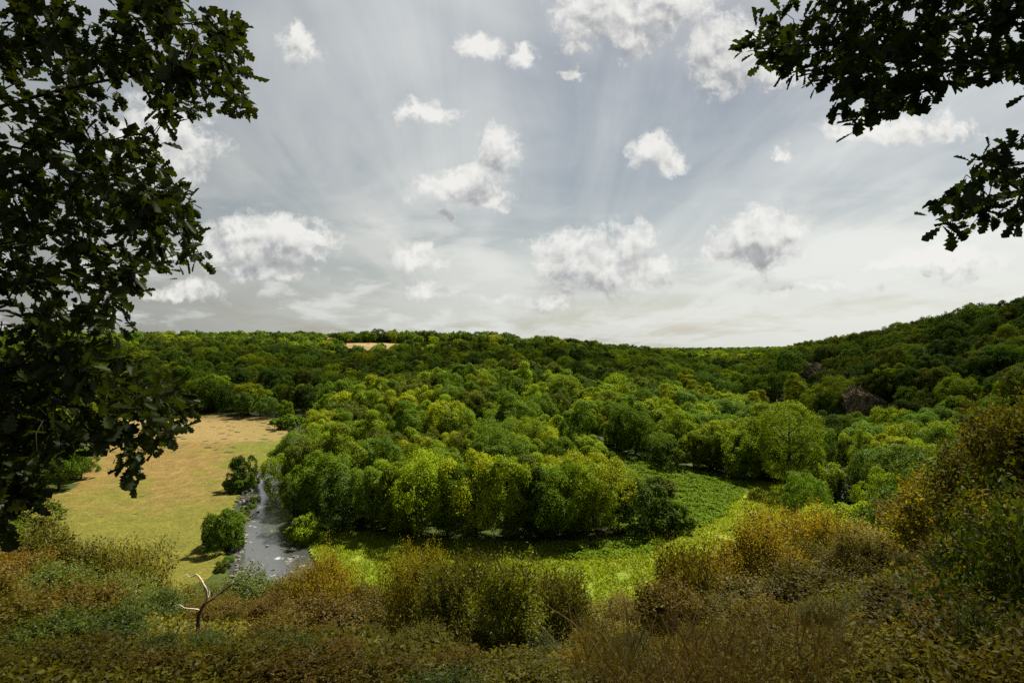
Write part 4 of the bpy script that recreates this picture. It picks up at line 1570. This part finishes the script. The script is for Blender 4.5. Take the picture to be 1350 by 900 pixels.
# thin veil and streaks: noise on a flat layer seen in perspective
zz = t.m('ADD', t.m('MAXIMUM', Z, 0.0), 0.10)
c2 = t.n('ShaderNodeCombineXYZ')
t.link(t.m('DIVIDE', X, zz), c2.inputs[0])
t.link(t.m('DIVIDE', Y, zz), c2.inputs[1])
Lp = c2.outputs[0]
st = t.noise(t.vm('MULTIPLY', Lp, (2.2, 0.42, 1)), 1.0, 6, .6, .5, dim='2D')
veil = t.noise(t.vm('MULTIPLY', Lp, (0.6, 0.5, 1)), 1.0, 5, .55, .3, dim='2D')
low = t.noise(t.vm('MULTIPLY', UV, (5.0, 17.0, 1)), 1.0, 6, .6, .2, dim='2D')
vf = t.m('ADD', t.m('MULTIPLY', t.sstep(st, .28, .72), .28), t.m('MULTIPLY', t.sstep(veil, .3, .7), .62))
el = t.m('MAXIMUM', Z, 0.0)
hz_ = t.sstep(el, 0.42, 0.02)              # thicker veil towards the horizon
vf = t.m('ADD', vf, t.m('MULTIPLY', hz_, .55), clamp=True)
lowf = t.m('MULTIPLY', t.sstep(low, .50, .66), t.sstep(el, .30, .10))
bgc = t.vm('MULTIPLY', skyt.outputs[0], (0.50, 0.465, 0.40))
vcol = t.mix(hz_, (4.55, 4.7, 4.62), (5.8, 5.95, 5.6))
glow = t.vm('DOT_PRODUCT', t.vm('NORMALIZE', D), tuple(S))
vcol = t.vm('SCALE', vcol, scale=t.sstep(glow, 0.0, 0.82, .30, 1.12))
base = t.mix(t.m('MULTIPLY', vf, .92), bgc, vcol)
base = t.mix(t.m('MULTIPLY', lowf, .6), base, (5.3, 5.4, 5.15))
ccol = t.ramp(lit, [(0.0, (0.36, 0.37, 0.39)), (0.3, (0.50, 0.51, 0.52)), (0.68, (0.84, 0.84, 0.81)), (1.0, (1.0, 0.99, 0.95))])
ccol = t.vm('SCALE', ccol, scale=6.0)
fin = t.mix(t.m('MULTIPLY', alpha, .93), base, ccol)
t.link(fin, bg.inputs[0])
t.link(bg.outputs[0], out.inputs[0])
w.cycles.sampling_method = 'MANUAL'
w.cycles.sample_map_resolution = 512

# ------------------------------------------------------------------ camera, render
cam = bpy.data.cameras.new('camera')
cam.sensor_width = 36
cam.lens = 36 * F / 1350
cam.clip_start = 0.1
cam.clip_end = 20000
cam.shift_y = (HOR - 450) / 1350
co = bpy.data.objects.new('camera', cam)
C.objects.link(co)
co.location = (0, 0, EYE)
co.rotation_euler = (PI / 2, 0, 0)
sc.camera = co

sc.render.engine = 'CYCLES'
cy = sc.cycles
cy.max_bounces = 6
cy.diffuse_bounces = 2
cy.glossy_bounces = 2
cy.transmission_bounces = 4
cy.transparent_max_bounces = 4
cy.volume_bounces = 0
cy.sample_clamp_indirect = 4
cy.use_denoising = False
cy.denoiser = 'OPENIMAGEDENOISE'
cy.caustics_reflective = False
cy.caustics_refractive = False
vs = sc.view_settings
vs.view_transform = 'Standard'
vs.look = 'None'
vs.exposure = 1.56
vs.gamma = 1
